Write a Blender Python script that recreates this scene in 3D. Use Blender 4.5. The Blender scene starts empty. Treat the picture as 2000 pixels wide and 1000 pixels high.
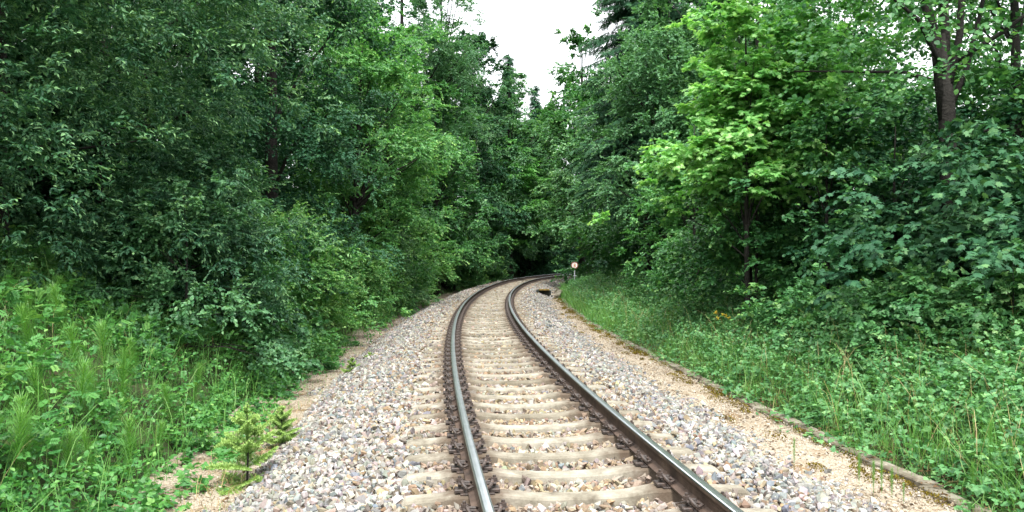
import bpy, math, random, zlib
import numpy as np
rng = np.random.default_rng(11)
R = math.radians
scene = bpy.context.scene
COL = scene.collection
TAU = 2 * math.pi

# ------------------------------------------------------------------ materials
def new_mat(name):
    m = bpy.data.materials.new(name); m.use_nodes = True
    nt = m.node_tree; nt.nodes.clear()
    return m, nt, nt.nodes.new('ShaderNodeOutputMaterial')

def N(nt, typ, **kw):
    n = nt.nodes.new(typ)
    for k, v in kw.items():
        if k in n.inputs: n.inputs[k].default_value = v
        else: setattr(n, k, v)
    return n

def ramp(nt, fac, stops):
    r = nt.nodes.new('ShaderNodeValToRGB'); e = r.color_ramp.elements
    while len(e) < len(stops): e.new(0.5)
    for el, (p, c) in zip(e, stops):
        el.position = p; el.color = (*c, 1)
    nt.links.new(fac, r.inputs[0]); return r.outputs[0]

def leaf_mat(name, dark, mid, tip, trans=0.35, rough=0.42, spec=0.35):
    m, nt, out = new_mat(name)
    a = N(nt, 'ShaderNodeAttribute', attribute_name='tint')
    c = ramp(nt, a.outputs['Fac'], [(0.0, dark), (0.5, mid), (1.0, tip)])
    b = N(nt, 'ShaderNodeBsdfPrincipled', Roughness=rough)
    b.inputs['Specular IOR Level'].default_value = spec
    nt.links.new(c, b.inputs['Base Color'])
    t = nt.nodes.new('ShaderNodeBsdfTranslucent')
    g = N(nt, 'ShaderNodeMixRGB', blend_type='MULTIPLY'); g.inputs[0].default_value = 1
    g.inputs[2].default_value = (1.15, 1.2, 0.6, 1)
    nt.links.new(c, g.inputs[1]); nt.links.new(g.outputs[0], t.inputs[0])
    mx = nt.nodes.new('ShaderNodeMixShader'); mx.inputs[0].default_value = trans
    nt.links.new(b.outputs[0], mx.inputs[1]); nt.links.new(t.outputs[0], mx.inputs[2])
    nt.links.new(mx.outputs[0], out.inputs[0])
    return m

def rough_mat(name, stops, scale=6, rough=0.85, bump=0.3, bscale=40, detail=6, metal=0, dist=0.01, spec=0.3):
    m, nt, out = new_mat(name)
    tc = nt.nodes.new('ShaderNodeTexCoord')
    n1 = N(nt, 'ShaderNodeTexNoise', Scale=scale, Detail=detail, Roughness=0.65)
    nt.links.new(tc.outputs['Object'], n1.inputs['Vector'])
    c = ramp(nt, n1.outputs['Fac'], stops)
    b = N(nt, 'ShaderNodeBsdfPrincipled', Roughness=rough, Metallic=metal)
    b.inputs['Specular IOR Level'].default_value = spec
    nt.links.new(c, b.inputs['Base Color'])
    n2 = N(nt, 'ShaderNodeTexNoise', Scale=bscale, Detail=4)
    nt.links.new(tc.outputs['Object'], n2.inputs['Vector'])
    bp = N(nt, 'ShaderNodeBump', Strength=bump, Distance=dist)
    nt.links.new(n2.outputs['Fac'], bp.inputs['Height']); nt.links.new(bp.outputs[0], b.inputs['Normal'])
    nt.links.new(b.outputs[0], out.inputs[0])
    return m

M = {}
M['willow'] = leaf_mat('willow_leaf', (.022, .075, .042), (.05, .145, .065), (.22, .40, .17), .28, .42, .24)
M['dark'] = leaf_mat('dark_leaf', (.013, .058, .030), (.036, .115, .05), (.11, .23, .085), .22, .5, .16)
M['mid'] = leaf_mat('mid_leaf', (.03, .11, .042), (.068, .205, .062), (.20, .38, .10), .33, .42, .32)
M['bright'] = leaf_mat('bright_leaf', (.042, .15, .05), (.098, .28, .078), (.28, .48, .15), .38)
M['lime'] = leaf_mat('lime_leaf', (.065, .225, .052), (.15, .395, .10), (.34, .57, .21), .42)
M['pale'] = leaf_mat('pale_leaf', (.055, .16, .07), (.115, .27, .115), (.26, .43, .18), .35)
M['ash'] = leaf_mat('ash_leaf', (.035, .115, .052), (.07, .185, .08), (.17, .32, .13), .35)
M['spruce'] = leaf_mat('spruce_needle', (.012, .05, .026), (.026, .085, .038), (.08, .18, .06), .12, .6, .12)
M['young'] = leaf_mat('young_spruce_needle', (.12, .23, .055), (.25, .40, .11), (.42, .56, .20), .3, .5, .2)
M['bramble'] = leaf_mat('bramble_leaf', (.045, .15, .055), (.10, .26, .09), (.25, .42, .15), .33)
M['weed'] = leaf_mat('weed_leaf', (.035, .14, .04), (.08, .24, .055), (.22, .39, .10), .35)
M['grass'] = leaf_mat('grass_blade', (.05, .17, .035), (.12, .29, .065), (.30, .42, .15), .33)
M['dry'] = leaf_mat('dry_grass_blade', (.22, .15, .07), (.38, .29, .14), (.55, .45, .25), .25)
M['litter'] = leaf_mat('dead_leaf', (.035, .022, .014), (.12, .07, .035), (.30, .18, .08), .1, .8, .1)
M['moss'] = leaf_mat('moss_leaf', (.045, .035, .008), (.12, .085, .012), (.20, .16, .02), .1, .8, .1)
M['horsetail'] = leaf_mat('horsetail_needle', (.05, .17, .035), (.09, .25, .05), (.17, .35, .08), .4)
M['bark'] = rough_mat('bark', [(.3, (.008, .007, .006)), (.6, (.021, .019, .016)), (.8, (.045, .043, .036))], 9, .9, .8, 22, dist=.03)
M['birch'] = rough_mat('birch_bark', [(.35, (.06, .05, .045)), (.45, (.5, .48, .44)), (.8, (.7, .68, .64))], 4, .8, .3, 22)
M['concrete'] = rough_mat('sleeper_concrete', [(.25, (.20, .175, .135)), (.5, (.305, .28, .225)), (.75, (.39, .365, .31))], 5, .9, .4, 60, 8)
def sleeper_mat():
    m, nt, out = new_mat('sleeper_concrete')
    tc = nt.nodes.new('ShaderNodeTexCoord'); oi = nt.nodes.new('ShaderNodeObjectInfo')
    ad = N(nt, 'ShaderNodeVectorMath', operation='ADD'); cb = nt.nodes.new('ShaderNodeCombineXYZ')
    ml = N(nt, 'ShaderNodeMath', operation='MULTIPLY'); ml.inputs[1].default_value = 60
    nt.links.new(oi.outputs['Random'], ml.inputs[0]); nt.links.new(ml.outputs[0], cb.inputs[1]); nt.links.new(ml.outputs[0], cb.inputs[2])
    nt.links.new(tc.outputs['Object'], ad.inputs[0]); nt.links.new(cb.outputs[0], ad.inputs[1])
    n1 = N(nt, 'ShaderNodeTexNoise', Scale=4.5, Detail=9, Roughness=.7); nt.links.new(ad.outputs[0], n1.inputs['Vector'])
    c = ramp(nt, n1.outputs['Fac'], [(.3, (.09, .077, .058)), (.45, (.18, .165, .13)), (.6, (.26, .243, .20)), (.75, (.34, .322, .275))])
    # rust and brake dust round the two rail seats
    sx = nt.nodes.new('ShaderNodeSeparateXYZ'); nt.links.new(tc.outputs['Object'], sx.inputs[0])
    ab = N(nt, 'ShaderNodeMath', operation='ABSOLUTE'); nt.links.new(sx.outputs[0], ab.inputs[0])
    sb_ = N(nt, 'ShaderNodeMath', operation='SUBTRACT'); sb_.inputs[1].default_value = .7525; nt.links.new(ab.outputs[0], sb_.inputs[0])
    a2 = N(nt, 'ShaderNodeMath', operation='ABSOLUTE'); nt.links.new(sb_.outputs[0], a2.inputs[0])
    n2 = N(nt, 'ShaderNodeTexNoise', Scale=11, Detail=5); nt.links.new(ad.outputs[0], n2.inputs['Vector'])
    m3 = N(nt, 'ShaderNodeMath', operation='MULTIPLY_ADD'); m3.inputs[1].default_value = .42; nt.links.new(n2.outputs['Fac'], m3.inputs[0]); nt.links.new(a2.outputs[0], m3.inputs[2])
    f = ramp(nt, m3.outputs[0], [(.34, (.8, .8, .8)), (.55, (0, 0, 0))])
    mx = N(nt, 'ShaderNodeMixRGB'); mx.inputs[2].default_value = (.075, .05, .034, 1)
    vr = ramp(nt, oi.outputs['Random'], [(0, (.68, .65, .60)), (.5, (.95, .94, .92)), (1, (1.12, 1.12, 1.12))])
    vm = N(nt, 'ShaderNodeMixRGB', blend_type='MULTIPLY'); vm.inputs[0].default_value = 1
    nt.links.new(c, vm.inputs[1]); nt.links.new(vr, vm.inputs[2])
    nt.links.new(f, mx.inputs[0]); nt.links.new(vm.outputs[0], mx.inputs[1])
    b = N(nt, 'ShaderNodeBsdfPrincipled', Roughness=.92); b.inputs['Specular IOR Level'].default_value = .2
    n3 = N(nt, 'ShaderNodeTexNoise', Scale=55, Detail=6, Roughness=.7); nt.links.new(ad.outputs[0], n3.inputs['Vector'])
    bp = N(nt, 'ShaderNodeBump', Strength=.5, Distance=.012); nt.links.new(n3.outputs['Fac'], bp.inputs['Height']); nt.links.new(bp.outputs[0], b.inputs['Normal'])
    nt.links.new(mx.outputs[0], b.inputs['Base Color']); nt.links.new(b.outputs[0], out.inputs[0])
    return m
M['concrete'] = sleeper_mat()
M['slab'] = rough_mat('kerb_concrete', [(.3, (.035, .031, .018)), (.44, (.095, .08, .055)), (.56, (.165, .148, .112)), (.75, (.28, .26, .215))], 5, .9, .5, 50, 8)
M['rust'] = rough_mat('rail_rust', [(.3, (.022, .015, .012)), (.45, (.054, .036, .027)), (.58, (.082, .056, .042)), (.75, (.13, .095, .074))], 5, .75, .3, 90)
M['clip'] = rough_mat('clip_steel', [(.3, (.018, .014, .012)), (.55, (.045, .032, .026)), (.8, (.13, .075, .05))], 25, .6, .3, 90, spec=.5)
M['galv'] = rough_mat('galvanised_steel', [(.3, (.30, .33, .35)), (.8, (.45, .48, .5))], 8, .5, .1, 60)
M['steel'] = rough_mat('polished_rail_steel', [(.3, (.42, .45, .47)), (.8, (.60, .63, .65))], 7, .3, .05, 90, metal=1)
M['wet'] = rough_mat('culvert_concrete', [(.3, (.012, .014, .012)), (.8, (.05, .055, .045))], 6, .8, .4, 40)
M['sign_white'] = rough_mat('sign_white', [(.2, (.72, .68, .66)), (.8, (.8, .78, .76))], 6, .5, .05, 60)
M['sign_red'] = rough_mat('sign_dull_red', [(.2, (.20, .07, .06)), (.8, (.27, .10, .08))], 6, .5, .05, 60)
M['sign_mark'] = rough_mat('sign_orange_mark', [(.2, (.52, .20, .09)), (.8, (.6, .26, .12))], 6, .5, .05, 60)
M['flower'] = leaf_mat('yellow_flower', (.6, .42, .03), (.75, .55, .05), (.8, .65, .1), .2)

def attr_mat(name, rough=0.85):
    m, nt, out = new_mat(name)
    a = N(nt, 'ShaderNodeAttribute', attribute_name='col')
    tc = nt.nodes.new('ShaderNodeTexCoord')
    n1 = N(nt, 'ShaderNodeTexNoise', Scale=45, Detail=4, Roughness=.7)
    nt.links.new(tc.outputs['Object'], n1.inputs['Vector'])
    c = ramp(nt, n1.outputs['Fac'], [(.3, (.72, .70, .68)), (.7, (1.15, 1.13, 1.1))])
    g = N(nt, 'ShaderNodeMixRGB', blend_type='MULTIPLY'); g.inputs[0].default_value = 1
    nt.links.new(a.outputs['Color'], g.inputs[1]); nt.links.new(c, g.inputs[2])
    b = N(nt, 'ShaderNodeBsdfPrincipled', Roughness=rough)
    b.inputs['Specular IOR Level'].default_value = .25
    nt.links.new(g.outputs[0], b.inputs['Base Color'])
    bp = N(nt, 'ShaderNodeBump', Strength=.3, Distance=.004)
    nt.links.new(n1.outputs['Fac'], bp.inputs['Height']); nt.links.new(bp.outputs[0], b.inputs['Normal'])
    nt.links.new(b.outputs[0], out.inputs[0])
    return m
M['stone'] = attr_mat('ballast_stone')
M['pebble'] = attr_mat('path_pebble')

def ground_mats():
    m, nt, out = new_mat('forest_soil')
    tc = nt.nodes.new('ShaderNodeTexCoord')
    n1 = N(nt, 'ShaderNodeTexNoise', Scale=.9, Detail=8, Roughness=.7)
    nt.links.new(tc.outputs['Object'], n1.inputs['Vector'])
    c = ramp(nt, n1.outputs['Fac'], [(.3, (.018, .022, .012)), (.5, (.035, .05, .02)), (.7, (.06, .055, .03))])
    b = N(nt, 'ShaderNodeBsdfPrincipled', Roughness=1); b.inputs['Specular IOR Level'].default_value = .1
    nt.links.new(c, b.inputs['Base Color']); nt.links.new(b.outputs[0], out.inputs[0])
    M['soil'] = m
    m, nt, out = new_mat('ballast_bed')
    tc = nt.nodes.new('ShaderNodeTexCoord')
    v = N(nt, 'ShaderNodeTexVoronoi', Scale=22)
    nt.links.new(tc.outputs['Object'], v.inputs['Vector'])
    sp = nt.nodes.new('ShaderNodeSeparateColor'); nt.links.new(v.outputs['Color'], sp.inputs[0])
    c = ramp(nt, sp.outputs[0], [(0, (.10, .075, .055)), (.4, (.22, .17, .13)), (.7, (.28, .25, .23)), (1, (.36, .32, .29))])
    b = N(nt, 'ShaderNodeBsdfPrincipled', Roughness=.95); b.inputs['Specular IOR Level'].default_value = .1
    bp = N(nt, 'ShaderNodeBump', Strength=1, Distance=.04); bp.invert = True
    nt.links.new(v.outputs['Distance'], bp.inputs['Height']); nt.links.new(bp.outputs[0], b.inputs['Normal'])
    nt.links.new(c, b.inputs['Base Color']); nt.links.new(b.outputs[0], out.inputs[0])
    M['bed'] = m
    m, nt, out = new_mat('sandy_gravel')
    tc = nt.nodes.new('ShaderNodeTexCoord')
    v = N(nt, 'ShaderNodeTexVoronoi', Scale=75)
    nt.links.new(tc.outputs['Object'], v.inputs['Vector'])
    sp = nt.nodes.new('ShaderNodeSeparateColor'); nt.links.new(v.outputs['Color'], sp.inputs[0])
    c1 = ramp(nt, sp.outputs[0], [(0, (.165, .13, .09)), (.35, (.265, .225, .168)), (.8, (.33, .287, .224)), (1, (.39, .36, .305))])
    n1 = N(nt, 'ShaderNodeTexNoise', Scale=2.2, Detail=7, Roughness=.7)
    nt.links.new(tc.outputs['Object'], n1.inputs['Vector'])
    f = ramp(nt, n1.outputs['Fac'], [(.50, (0, 0, 0)), (.66, (1, 1, 1))])
    mx = N(nt, 'ShaderNodeMixRGB'); mx.inputs[2].default_value = (.16, .105, .05, 1)
    nt.links.new(f, mx.inputs[0]); nt.links.new(c1, mx.inputs[1])
    b = N(nt, 'ShaderNodeBsdfPrincipled', Roughness=.95); b.inputs['Specular IOR Level'].default_value = .1
    bp = N(nt, 'ShaderNodeBump', Strength=.9, Distance=.012); bp.invert = True
    nt.links.new(v.outputs['Distance'], bp.inputs['Height']); nt.links.new(bp.outputs[0], b.inputs['Normal'])
    nt.links.new(mx.outputs[0], b.inputs['Base Color']); nt.links.new(b.outputs[0], out.inputs[0])
    M['path'] = m
ground_mats()

# ------------------------------------------------------------------ scene object helpers
def link_mesh(name, V, F, mat, parent=None, smooth=False, attrs=None, midx=None):
    """V (n,3) array; F list/array of faces (all the same size) or a list of tuples."""
    me = bpy.data.meshes.new(name)
    V = np.asarray(V, dtype=np.float32)
    if isinstance(F, np.ndarray):
        nf, k = F.shape
        me.vertices.add(len(V)); me.vertices.foreach_set('co', V.ravel())
        me.loops.add(nf * k); me.loops.foreach_set('vertex_index', F.ravel().astype(np.int32))
        me.polygons.add(nf)
        me.polygons.foreach_set('loop_start', np.arange(0, nf * k, k, dtype=np.int32))
        me.polygons.foreach_set('loop_total', np.full(nf, k, dtype=np.int32))
    else:
        me.from_pydata([tuple(map(float, v)) for v in V], [], [tuple(int(i) for i in f) for f in F])
    for mt in (mat if isinstance(mat, (list, tuple)) else [mat]): me.materials.append(mt)
    if midx is not None: me.polygons.foreach_set('material_index', np.asarray(midx, dtype=np.int32))
    me.update(calc_edges=True)
    me.polygons.foreach_set('use_smooth', np.full(len(me.polygons), bool(smooth)))
    for an, (typ, data) in (attrs or {}).items():
        at = me.attributes.new(an, typ, 'POINT')
        at.data.foreach_set('value' if typ == 'FLOAT' else 'color', np.asarray(data, dtype=np.float32).ravel())
    o = bpy.data.objects.new(name, me); COL.objects.link(o)
    if parent: o.parent = parent
    return o

def thing(name, label, cat, loc=(0, 0, 0), rz=0, group=None):
    o = bpy.data.objects.new(name, None); COL.objects.link(o)
    o.location = loc; o.rotation_euler = (0, 0, rz); o.empty_display_size = .2
    return tag(o, label, cat, group)

def tag(o, label, cat, group=None, kind=None):
    if label: o['label'] = label
    if cat: o['category'] = cat
    if group: o['group'] = group
    if kind: o['kind'] = kind
    return o

def copy_tree(src, label=None):
    r = src.copy(); COL.objects.link(r)
    if label: r['label'] = label
    for ch in src.children:
        c = ch.copy(); COL.objects.link(c); c.parent = r
        for g in ch.children:
            d = g.copy(); COL.objects.link(d); d.parent = c
    return r

# ------------------------------------------------------------------ the curve of the track
DS = .25
_s = np.arange(-70, 140, DS)
def _kap(s): return np.interp(s, [-70, 17, 36, 60, 140], [1/200, 1/200, 1/65, 1/70, 1/70])
_i0 = int(np.argmin(abs(_s)))
_h = np.concatenate([[0], np.cumsum(_kap((_s[1:] + _s[:-1]) / 2) * DS)]); _h -= _h[_i0]
_x = np.concatenate([[0], np.cumsum(np.sin((_h[1:] + _h[:-1]) / 2) * DS)]); _x += -1.60 - _x[_i0]
_y = np.concatenate([[0], np.cumsum(np.cos((_h[1:] + _h[:-1]) / 2) * DS)]); _y += 29 - _y[_i0]
G = 1.505                                          # distance between the rail centres
def heading(s): return np.interp(s, _s, _h)
def tp(s, o):
    """point at distance s along the outer rail and o metres to its right"""
    h = np.interp(s, _s, _h)
    return np.interp(s, _s, _x) + o * np.cos(h), np.interp(s, _s, _y) - o * np.sin(h)
def so(x, y):
    x = np.atleast_1d(np.asarray(x, float)); y = np.atleast_1d(np.asarray(y, float))
    ss = np.empty(len(x)); oo = np.empty(len(x))
    for a in range(0, len(x), 4000):
        dx = x[a:a+4000, None] - _x[None, ::2]; dy = y[a:a+4000, None] - _y[None, ::2]
        k = np.argmin(dx * dx + dy * dy, 1) * 2
        dx = x[a:a+4000] - _x[k]; dy = y[a:a+4000] - _y[k]
        ss[a:a+4000] = _s[k] + dx * np.sin(_h[k]) + dy * np.cos(_h[k])
        oo[a:a+4000] = dx * np.cos(_h[k]) - dy * np.sin(_h[k])
    return ss, oo
def smooth_noise(x, y, k=0):
    return (np.sin(x*.9+k)*np.cos(y*.7-k*2) + .6*np.sin(x*1.9-y*1.3+k) + .4*np.sin(x*3.7+y*2.9+2*k)) / 2
PO = [-300, -60, -30, -14, -9, -7, -6, -5, -4, -3.4, -3.1, -2.3, -1, 2.5, 3.2, 4.0, 4.5, 5.5, 7, 9, 14, 60, 300]
PZ = [6, 3.4, 2.8, 2.3, 1.85, 1.5, 1.2, .68, .08, -.38, -.53, -.55, -.65, -.65, -.42, -.38, -.22, .10, .55, .8, 1.0, 1.6, 4]
def gz(x, y):
    s, o = so(x, y)
    z = np.interp(o, PO, PZ)
    amp = np.interp(np.abs(o - .7), [3.5, 6, 20], [.0, .10, .35])
    return z + amp * smooth_noise(np.asarray(x), np.asarray(y))
def gz1(x, y): return float(gz(x, y)[0])
def kerb_o(s): return np.interp(s, [-40, -24, -20, -13, 5, 20], [3.80, 3.84, 3.92, 3.93, 3.75, 3.5])

# ------------------------------------------------------------------ ground, bed, paths
def axis(parts):
    out = []
    for a, b, st in parts: out += list(np.arange(a, b, st))
    return np.array(out + [parts[-1][1]])
gx = axis([(-400, -60, 40), (-60, -16, 4), (-16, 22, .3), (22, 60, 4), (60, 400, 40)])
gy = axis([(-120, -20, 10), (-20, 0, 1.5), (0, 70, .4), (70, 130, 3), (130, 600, 40)])
X, Y = np.meshgrid(gx, gy)
Z = gz(X.ravel(), Y.ravel())
nx, ny = len(gx), len(gy)
idx = np.arange(nx * ny).reshape(ny, nx)
F = np.stack([idx[:-1, :-1], idx[:-1, 1:], idx[1:, 1:], idx[1:, :-1]], -1).reshape(-1, 4)
tag(link_mesh('ground', np.stack([X.ravel(), Y.ravel(), Z], 1), F, M['soil'], smooth=True), None, None, kind='structure')

def strip(name, s_arr, oz, mat, wob=0, seed=0):
    """oz(s) -> list of (o, z)"""
    V = []; k = None
    for s in s_arr:
        pr = oz(s); k = len(pr)
        for o, z in pr:
            x, y = tp(s, o); V.append((float(x), float(y), z))
    V = np.array(V)
    if wob: V[:, 2] += wob * smooth_noise(V[:, 0]*2.3, V[:, 1]*2.3, seed)
    n = len(s_arr); idx = np.arange(n*k).reshape(n, k)
    F = np.stack([idx[:-1, :-1], idx[:-1, 1:], idx[1:, 1:], idx[1:, :-1]], -1).reshape(-1, 4)
    return link_mesh(name, V, F, mat, smooth=True)
BO = np.array([-2.2, -2.08, -1.68, -1.18, -.6, -.15, .3, .75, 1.2, 1.65, 2.1, 2.48, 2.8, 3.08, 3.25])
BZ = np.array([-.62, -.50, -.30, -.075, -.06, -.06, -.085, -.095, -.085, -.06, -.06, -.08, -.2, -.315, -.42])
def bed_z(o): return np.interp(o, BO, BZ)
sb = np.arange(-36, 62, .5)
tag(strip('ballast_bed', sb, lambda s: list(zip(BO, BZ - .02)), M['bed'], .01), None, None, kind='structure')
tag(strip('gravel_path', sb, lambda s: [(-3.1, -.46), (-2.9, -.495), (-2.6, -.50), (-2.2, -.50), (-1.95, -.52)], M['path'], .012, 3), None, None, kind='structure')
tag(strip('gravel_path', sb, lambda s: [(2.8, -.36), (3.0, -.305), (3.5, -.30), (float(kerb_o(s)) - .1, -.30), (float(kerb_o(s)) + .05, -.32)], M['path'], .012, 5), None, None, kind='structure')

# ------------------------------------------------------------------ stones
def ico():
    t = (1 + 5**.5) / 2
    V = np.array([(-1,t,0),(1,t,0),(-1,-t,0),(1,-t,0),(0,-1,t),(0,1,t),(0,-1,-t),(0,1,-t),(t,0,-1),(t,0,1),(-t,0,-1),(-t,0,1)], float)
    V /= np.linalg.norm(V, axis=1)[:, None]
    F = np.array([(0,11,5),(0,5,1),(0,1,7),(0,7,10),(0,10,11),(1,5,9),(5,11,4),(11,10,2),(10,7,6),(7,1,8),(3,9,4),(3,4,2),(3,2,6),(3,6,8),(3,8,9),(4,9,5),(2,4,11),(6,2,10),(8,6,7),(9,8,1)])
    return V, F
IV, IF = ico()
STONES = []
for k in range(24):
    v = IV * (1 + .32 * rng.standard_normal((12, 1)).clip(-1.6, 1.6)) + .12 * rng.standard_normal((12, 3))
    # cut by a couple of planes for a crushed, flat-sided look
    for _ in range(4):
        n = rng.standard_normal(3); n /= np.linalg.norm(n); d = rng.uniform(.45, .8)
        h = v @ n; v = v - np.clip(h - d, 0, None)[:, None] * n
    STONES.append(v)
STONES = np.array(STONES)
def rand_rot(n):
    q = rng.standard_normal((n, 4)); q /= np.linalg.norm(q, axis=1)[:, None]
    w, x, y, z = q.T
    return np.stack([1-2*(y*y+z*z), 2*(x*y-z*w), 2*(x*z+y*w), 2*(x*y+z*w), 1-2*(x*x+z*z), 2*(y*z-x*w), 2*(x*z-y*w), 2*(y*z+x*w), 1-2*(x*x+y*y)], -1).reshape(n, 3, 3)
def stones(name, P, size, colr, mat):
    n = len(P)
    tv = STONES[rng.integers(0, len(STONES), n)] * np.stack([rng.uniform(.8, 1.35, n), rng.uniform(.7, 1.1, n), rng.uniform(.5, .9, n)], -1)[:, None, :]
    V = np.einsum('nij,nkj->nki', rand_rot(n), tv) * size[:, None, None] + P[:, None, :]
    F = (IF[None] + 12 * np.arange(n)[:, None, None]).reshape(-1, 3)
    c = np.concatenate([np.repeat(colr, 12, 0), np.ones((n*12, 1))], 1)
    return link_mesh(name, V.reshape(-1, 3), F, mat, attrs={'col': ('FLOAT_COLOR', c)})

SL = np.arange(-34, 60, .6)                           # sleeper positions along the track
PAL = np.array([(.31,.295,.285),(.36,.33,.305),(.24,.235,.24),(.40,.375,.35),(.28,.235,.215),(.19,.15,.135),(.33,.265,.21),(.19,.205,.23),(.46,.445,.43),(.30,.225,.15),(.22,.155,.105),(.37, .30, .22)]) * .74 * np.array([.97, 1.0, .96])
W_OUT = np.array([.17,.15,.14,.13,.10,.06,.05,.06,.08,.03,.01,.02]); W_OUT /= W_OUT.sum()
W_IN = np.array([.06,.08,.04,.08,.10,.08,.15,.02,.04,.14,.08,.15]); W_IN /= W_IN.sum()
W_R = np.array([.17,.12,.17,.11,.09,.05,.03,.13,.11,.01,.01,.01]); W_R /= W_R.sum()
Ps, Ss, Cs = [], [], []
for s0, s1, dens, r0, r1 in ((-28, -20, 900, .020, .040), (-20, -8, 720, .022, .041), (-8, 10, 430, .026, .046), (10, 48, 190, .034, .056)):
    n = int((s1 - s0) * 5.7 * dens)
    s = rng.uniform(s0, s1, n); o = rng.uniform(-2.4, 3.42, n)
    ds = np.abs((s + 34 + .3) % .6 - .3)
    on_sl = (ds < .125) & (o > -.58) & (o < 2.09)
    on_rail = (np.abs(o) < .1) | (np.abs(o - G) < .1)
    keep = ~on_sl & ~on_rail | (rng.random(n) < .012) & ~on_rail
    # ragged outer edges
    eL = -2.08 + .12*np.sin(s*1.7) + .08*np.sin(s*4.1); eR = 3.0 + .10*np.sin(s*1.3+1) + .07*np.sin(s*3.3)
    keep &= (o > eL - rng.exponential(.05, n)) & (o < eR + rng.exponential(.13, n))
    s, o = s[keep], o[keep]; n = len(s)
    sz = (r0 + (r1 - r0)*rng.random(n)**1.4) * np.where(rng.random(n) < .12, 1.3, 1)
    x, y = tp(s, o)
    z = bed_z(o) + rng.uniform(-.55, .65, n) * sz
    z = np.where(o < -2.2, np.maximum(z, -.495), z); z = np.where(o > 3.0, np.maximum(z, -.30), z)
    inn = np.clip(1 - np.abs(o - .75) / 1.9 + .25 * rng.standard_normal(n), 0, 1) > .35
    ci = np.where(inn, rng.choice(12, n, p=W_IN), np.where(o < .7, rng.choice(12, n, p=W_OUT), rng.choice(12, n, p=W_R)))
    c = PAL[ci] * rng.uniform(.68, 1.3, (n, 1)) * np.array([1.0, .99, .97]) * (1 + .05*rng.standard_normal((n, 3)))
    dr = np.minimum(np.abs(o), np.abs(o - G)) + .12*rng.standard_normal(n)
    c = np.where(inn[:, None], c, c*np.array([.97, 1.0, 1.04]))
    k = (.75*np.exp(-(dr.clip(0)/.28)**2))[:, None]
    c = c*(1 - k) + k*c.mean(1, keepdims=True)*np.array([.86, .62, .46])
    Ps.append(np.stack([x, y, z], 1)); Ss.append(sz); Cs.append(c.clip(.02, .8))
tag(stones('ballast_stones', np.concatenate(Ps), np.concatenate(Ss), np.concatenate(Cs), M['stone']), None, None, kind='stuff')

Ps, Ss, Cs = [], [], []
for lo, hi, z0, s0, s1, n in ((-3.1, -1.95, -.495, -26, 6, 9000), (2.95, 4.0, -.298, -27, 8, 22000)):
    s = s0 + (s1 - s0) * rng.random(n)**1.6; o = rng.uniform(lo, hi, n); x, y = tp(s, o)
    sz = .006 + .012 * rng.random(n)**3 + .00025*(s - s0)
    Ps.append(np.stack([x, y, z0 + sz*rng.uniform(-.4, .4, n)], 1)); Ss.append(sz)
    base = np.array([(.32,.277,.212),(.36,.32,.257),(.285,.235,.17),(.39,.365,.32),(.21,.17,.125)])[rng.integers(0, 5, n)]
    Cs.append(base * rng.uniform(.75, 1.15, (n, 1)))
tag(stones('path_gravel', np.concatenate(Ps), np.concatenate(Ss), np.concatenate(Cs), M['pebble']), None, None, kind='stuff')

# ------------------------------------------------------------------ solid helpers
class MB:
    def __init__(s): s.V = []; s.F = []
    def add(s, V, F):
        b = len(s.V); s.V += [tuple(v) for v in V]; s.F += [tuple(i + b for i in f) for f in F]
    def box(s, c, d, rot=None, ch=0.0):
        hx, hy, hz = d[0]/2, d[1]/2, d[2]/2; h = ch
        # box with chamfered top edges
        P = [(-hx,-hy,-hz),(hx,-hy,-hz),(hx,hy,-hz),(-hx,hy,-hz),(-hx,-hy,hz-h),(hx,-hy,hz-h),(hx,hy,hz-h),(-hx,hy,hz-h),
             (-hx+h,-hy+h,hz),(hx-h,-hy+h,hz),(hx-h,hy-h,hz),(-hx+h,hy-h,hz)]
        Fq = [(3,2,1,0),(0,1,5,4),(1,2,6,5),(2,3,7,6),(3,0,4,7)]
        Fq += [(4,5,9,8),(5,6,10,9),(6,7,11,10),(7,4,8,11),(8,9,10,11)]
        P = np.array(P)
        if rot is not None: P = P @ np.array(rot).T
        s.add(P + np.array(c), Fq)
    def tube(s, pts, rad, n=8, cap=True):
        pts = np.asarray(pts, float); rad = np.broadcast_to(rad, (len(pts),))
        V = []; up = np.array([0, 0, 1.])
        T = np.gradient(pts, axis=0); T /= np.linalg.norm(T, axis=1)[:, None] + 1e-9
        ref = np.array([1., 0, 0]) if abs(T[0] @ np.array([1., 0, 0])) < .8 else np.array([0, 1., 0])
        for p, t, r in zip(pts, T, rad):
            a = ref - t * (ref @ t); a /= np.linalg.norm(a) + 1e-9; ref = a
            b = np.cross(t, a)
            for k in range(n):
                an = TAU * k / n; V.append(p + r * (a * math.cos(an) + b * math.sin(an)))
        Fq = [(i*n+k, i*n+(k+1) % n, (i+1)*n+(k+1) % n, (i+1)*n+k) for i in range(len(pts)-1) for k in range(n)]
        if cap: Fq += [tuple(range(n-1, -1, -1)), tuple(range((len(pts)-1)*n, len(pts)*n))]
        s.add(V, Fq)
    def build(s, name, mat, parent=None, smooth=False): return link_mesh(name, np.array(s.V), s.F, mat, parent, smooth)

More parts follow.
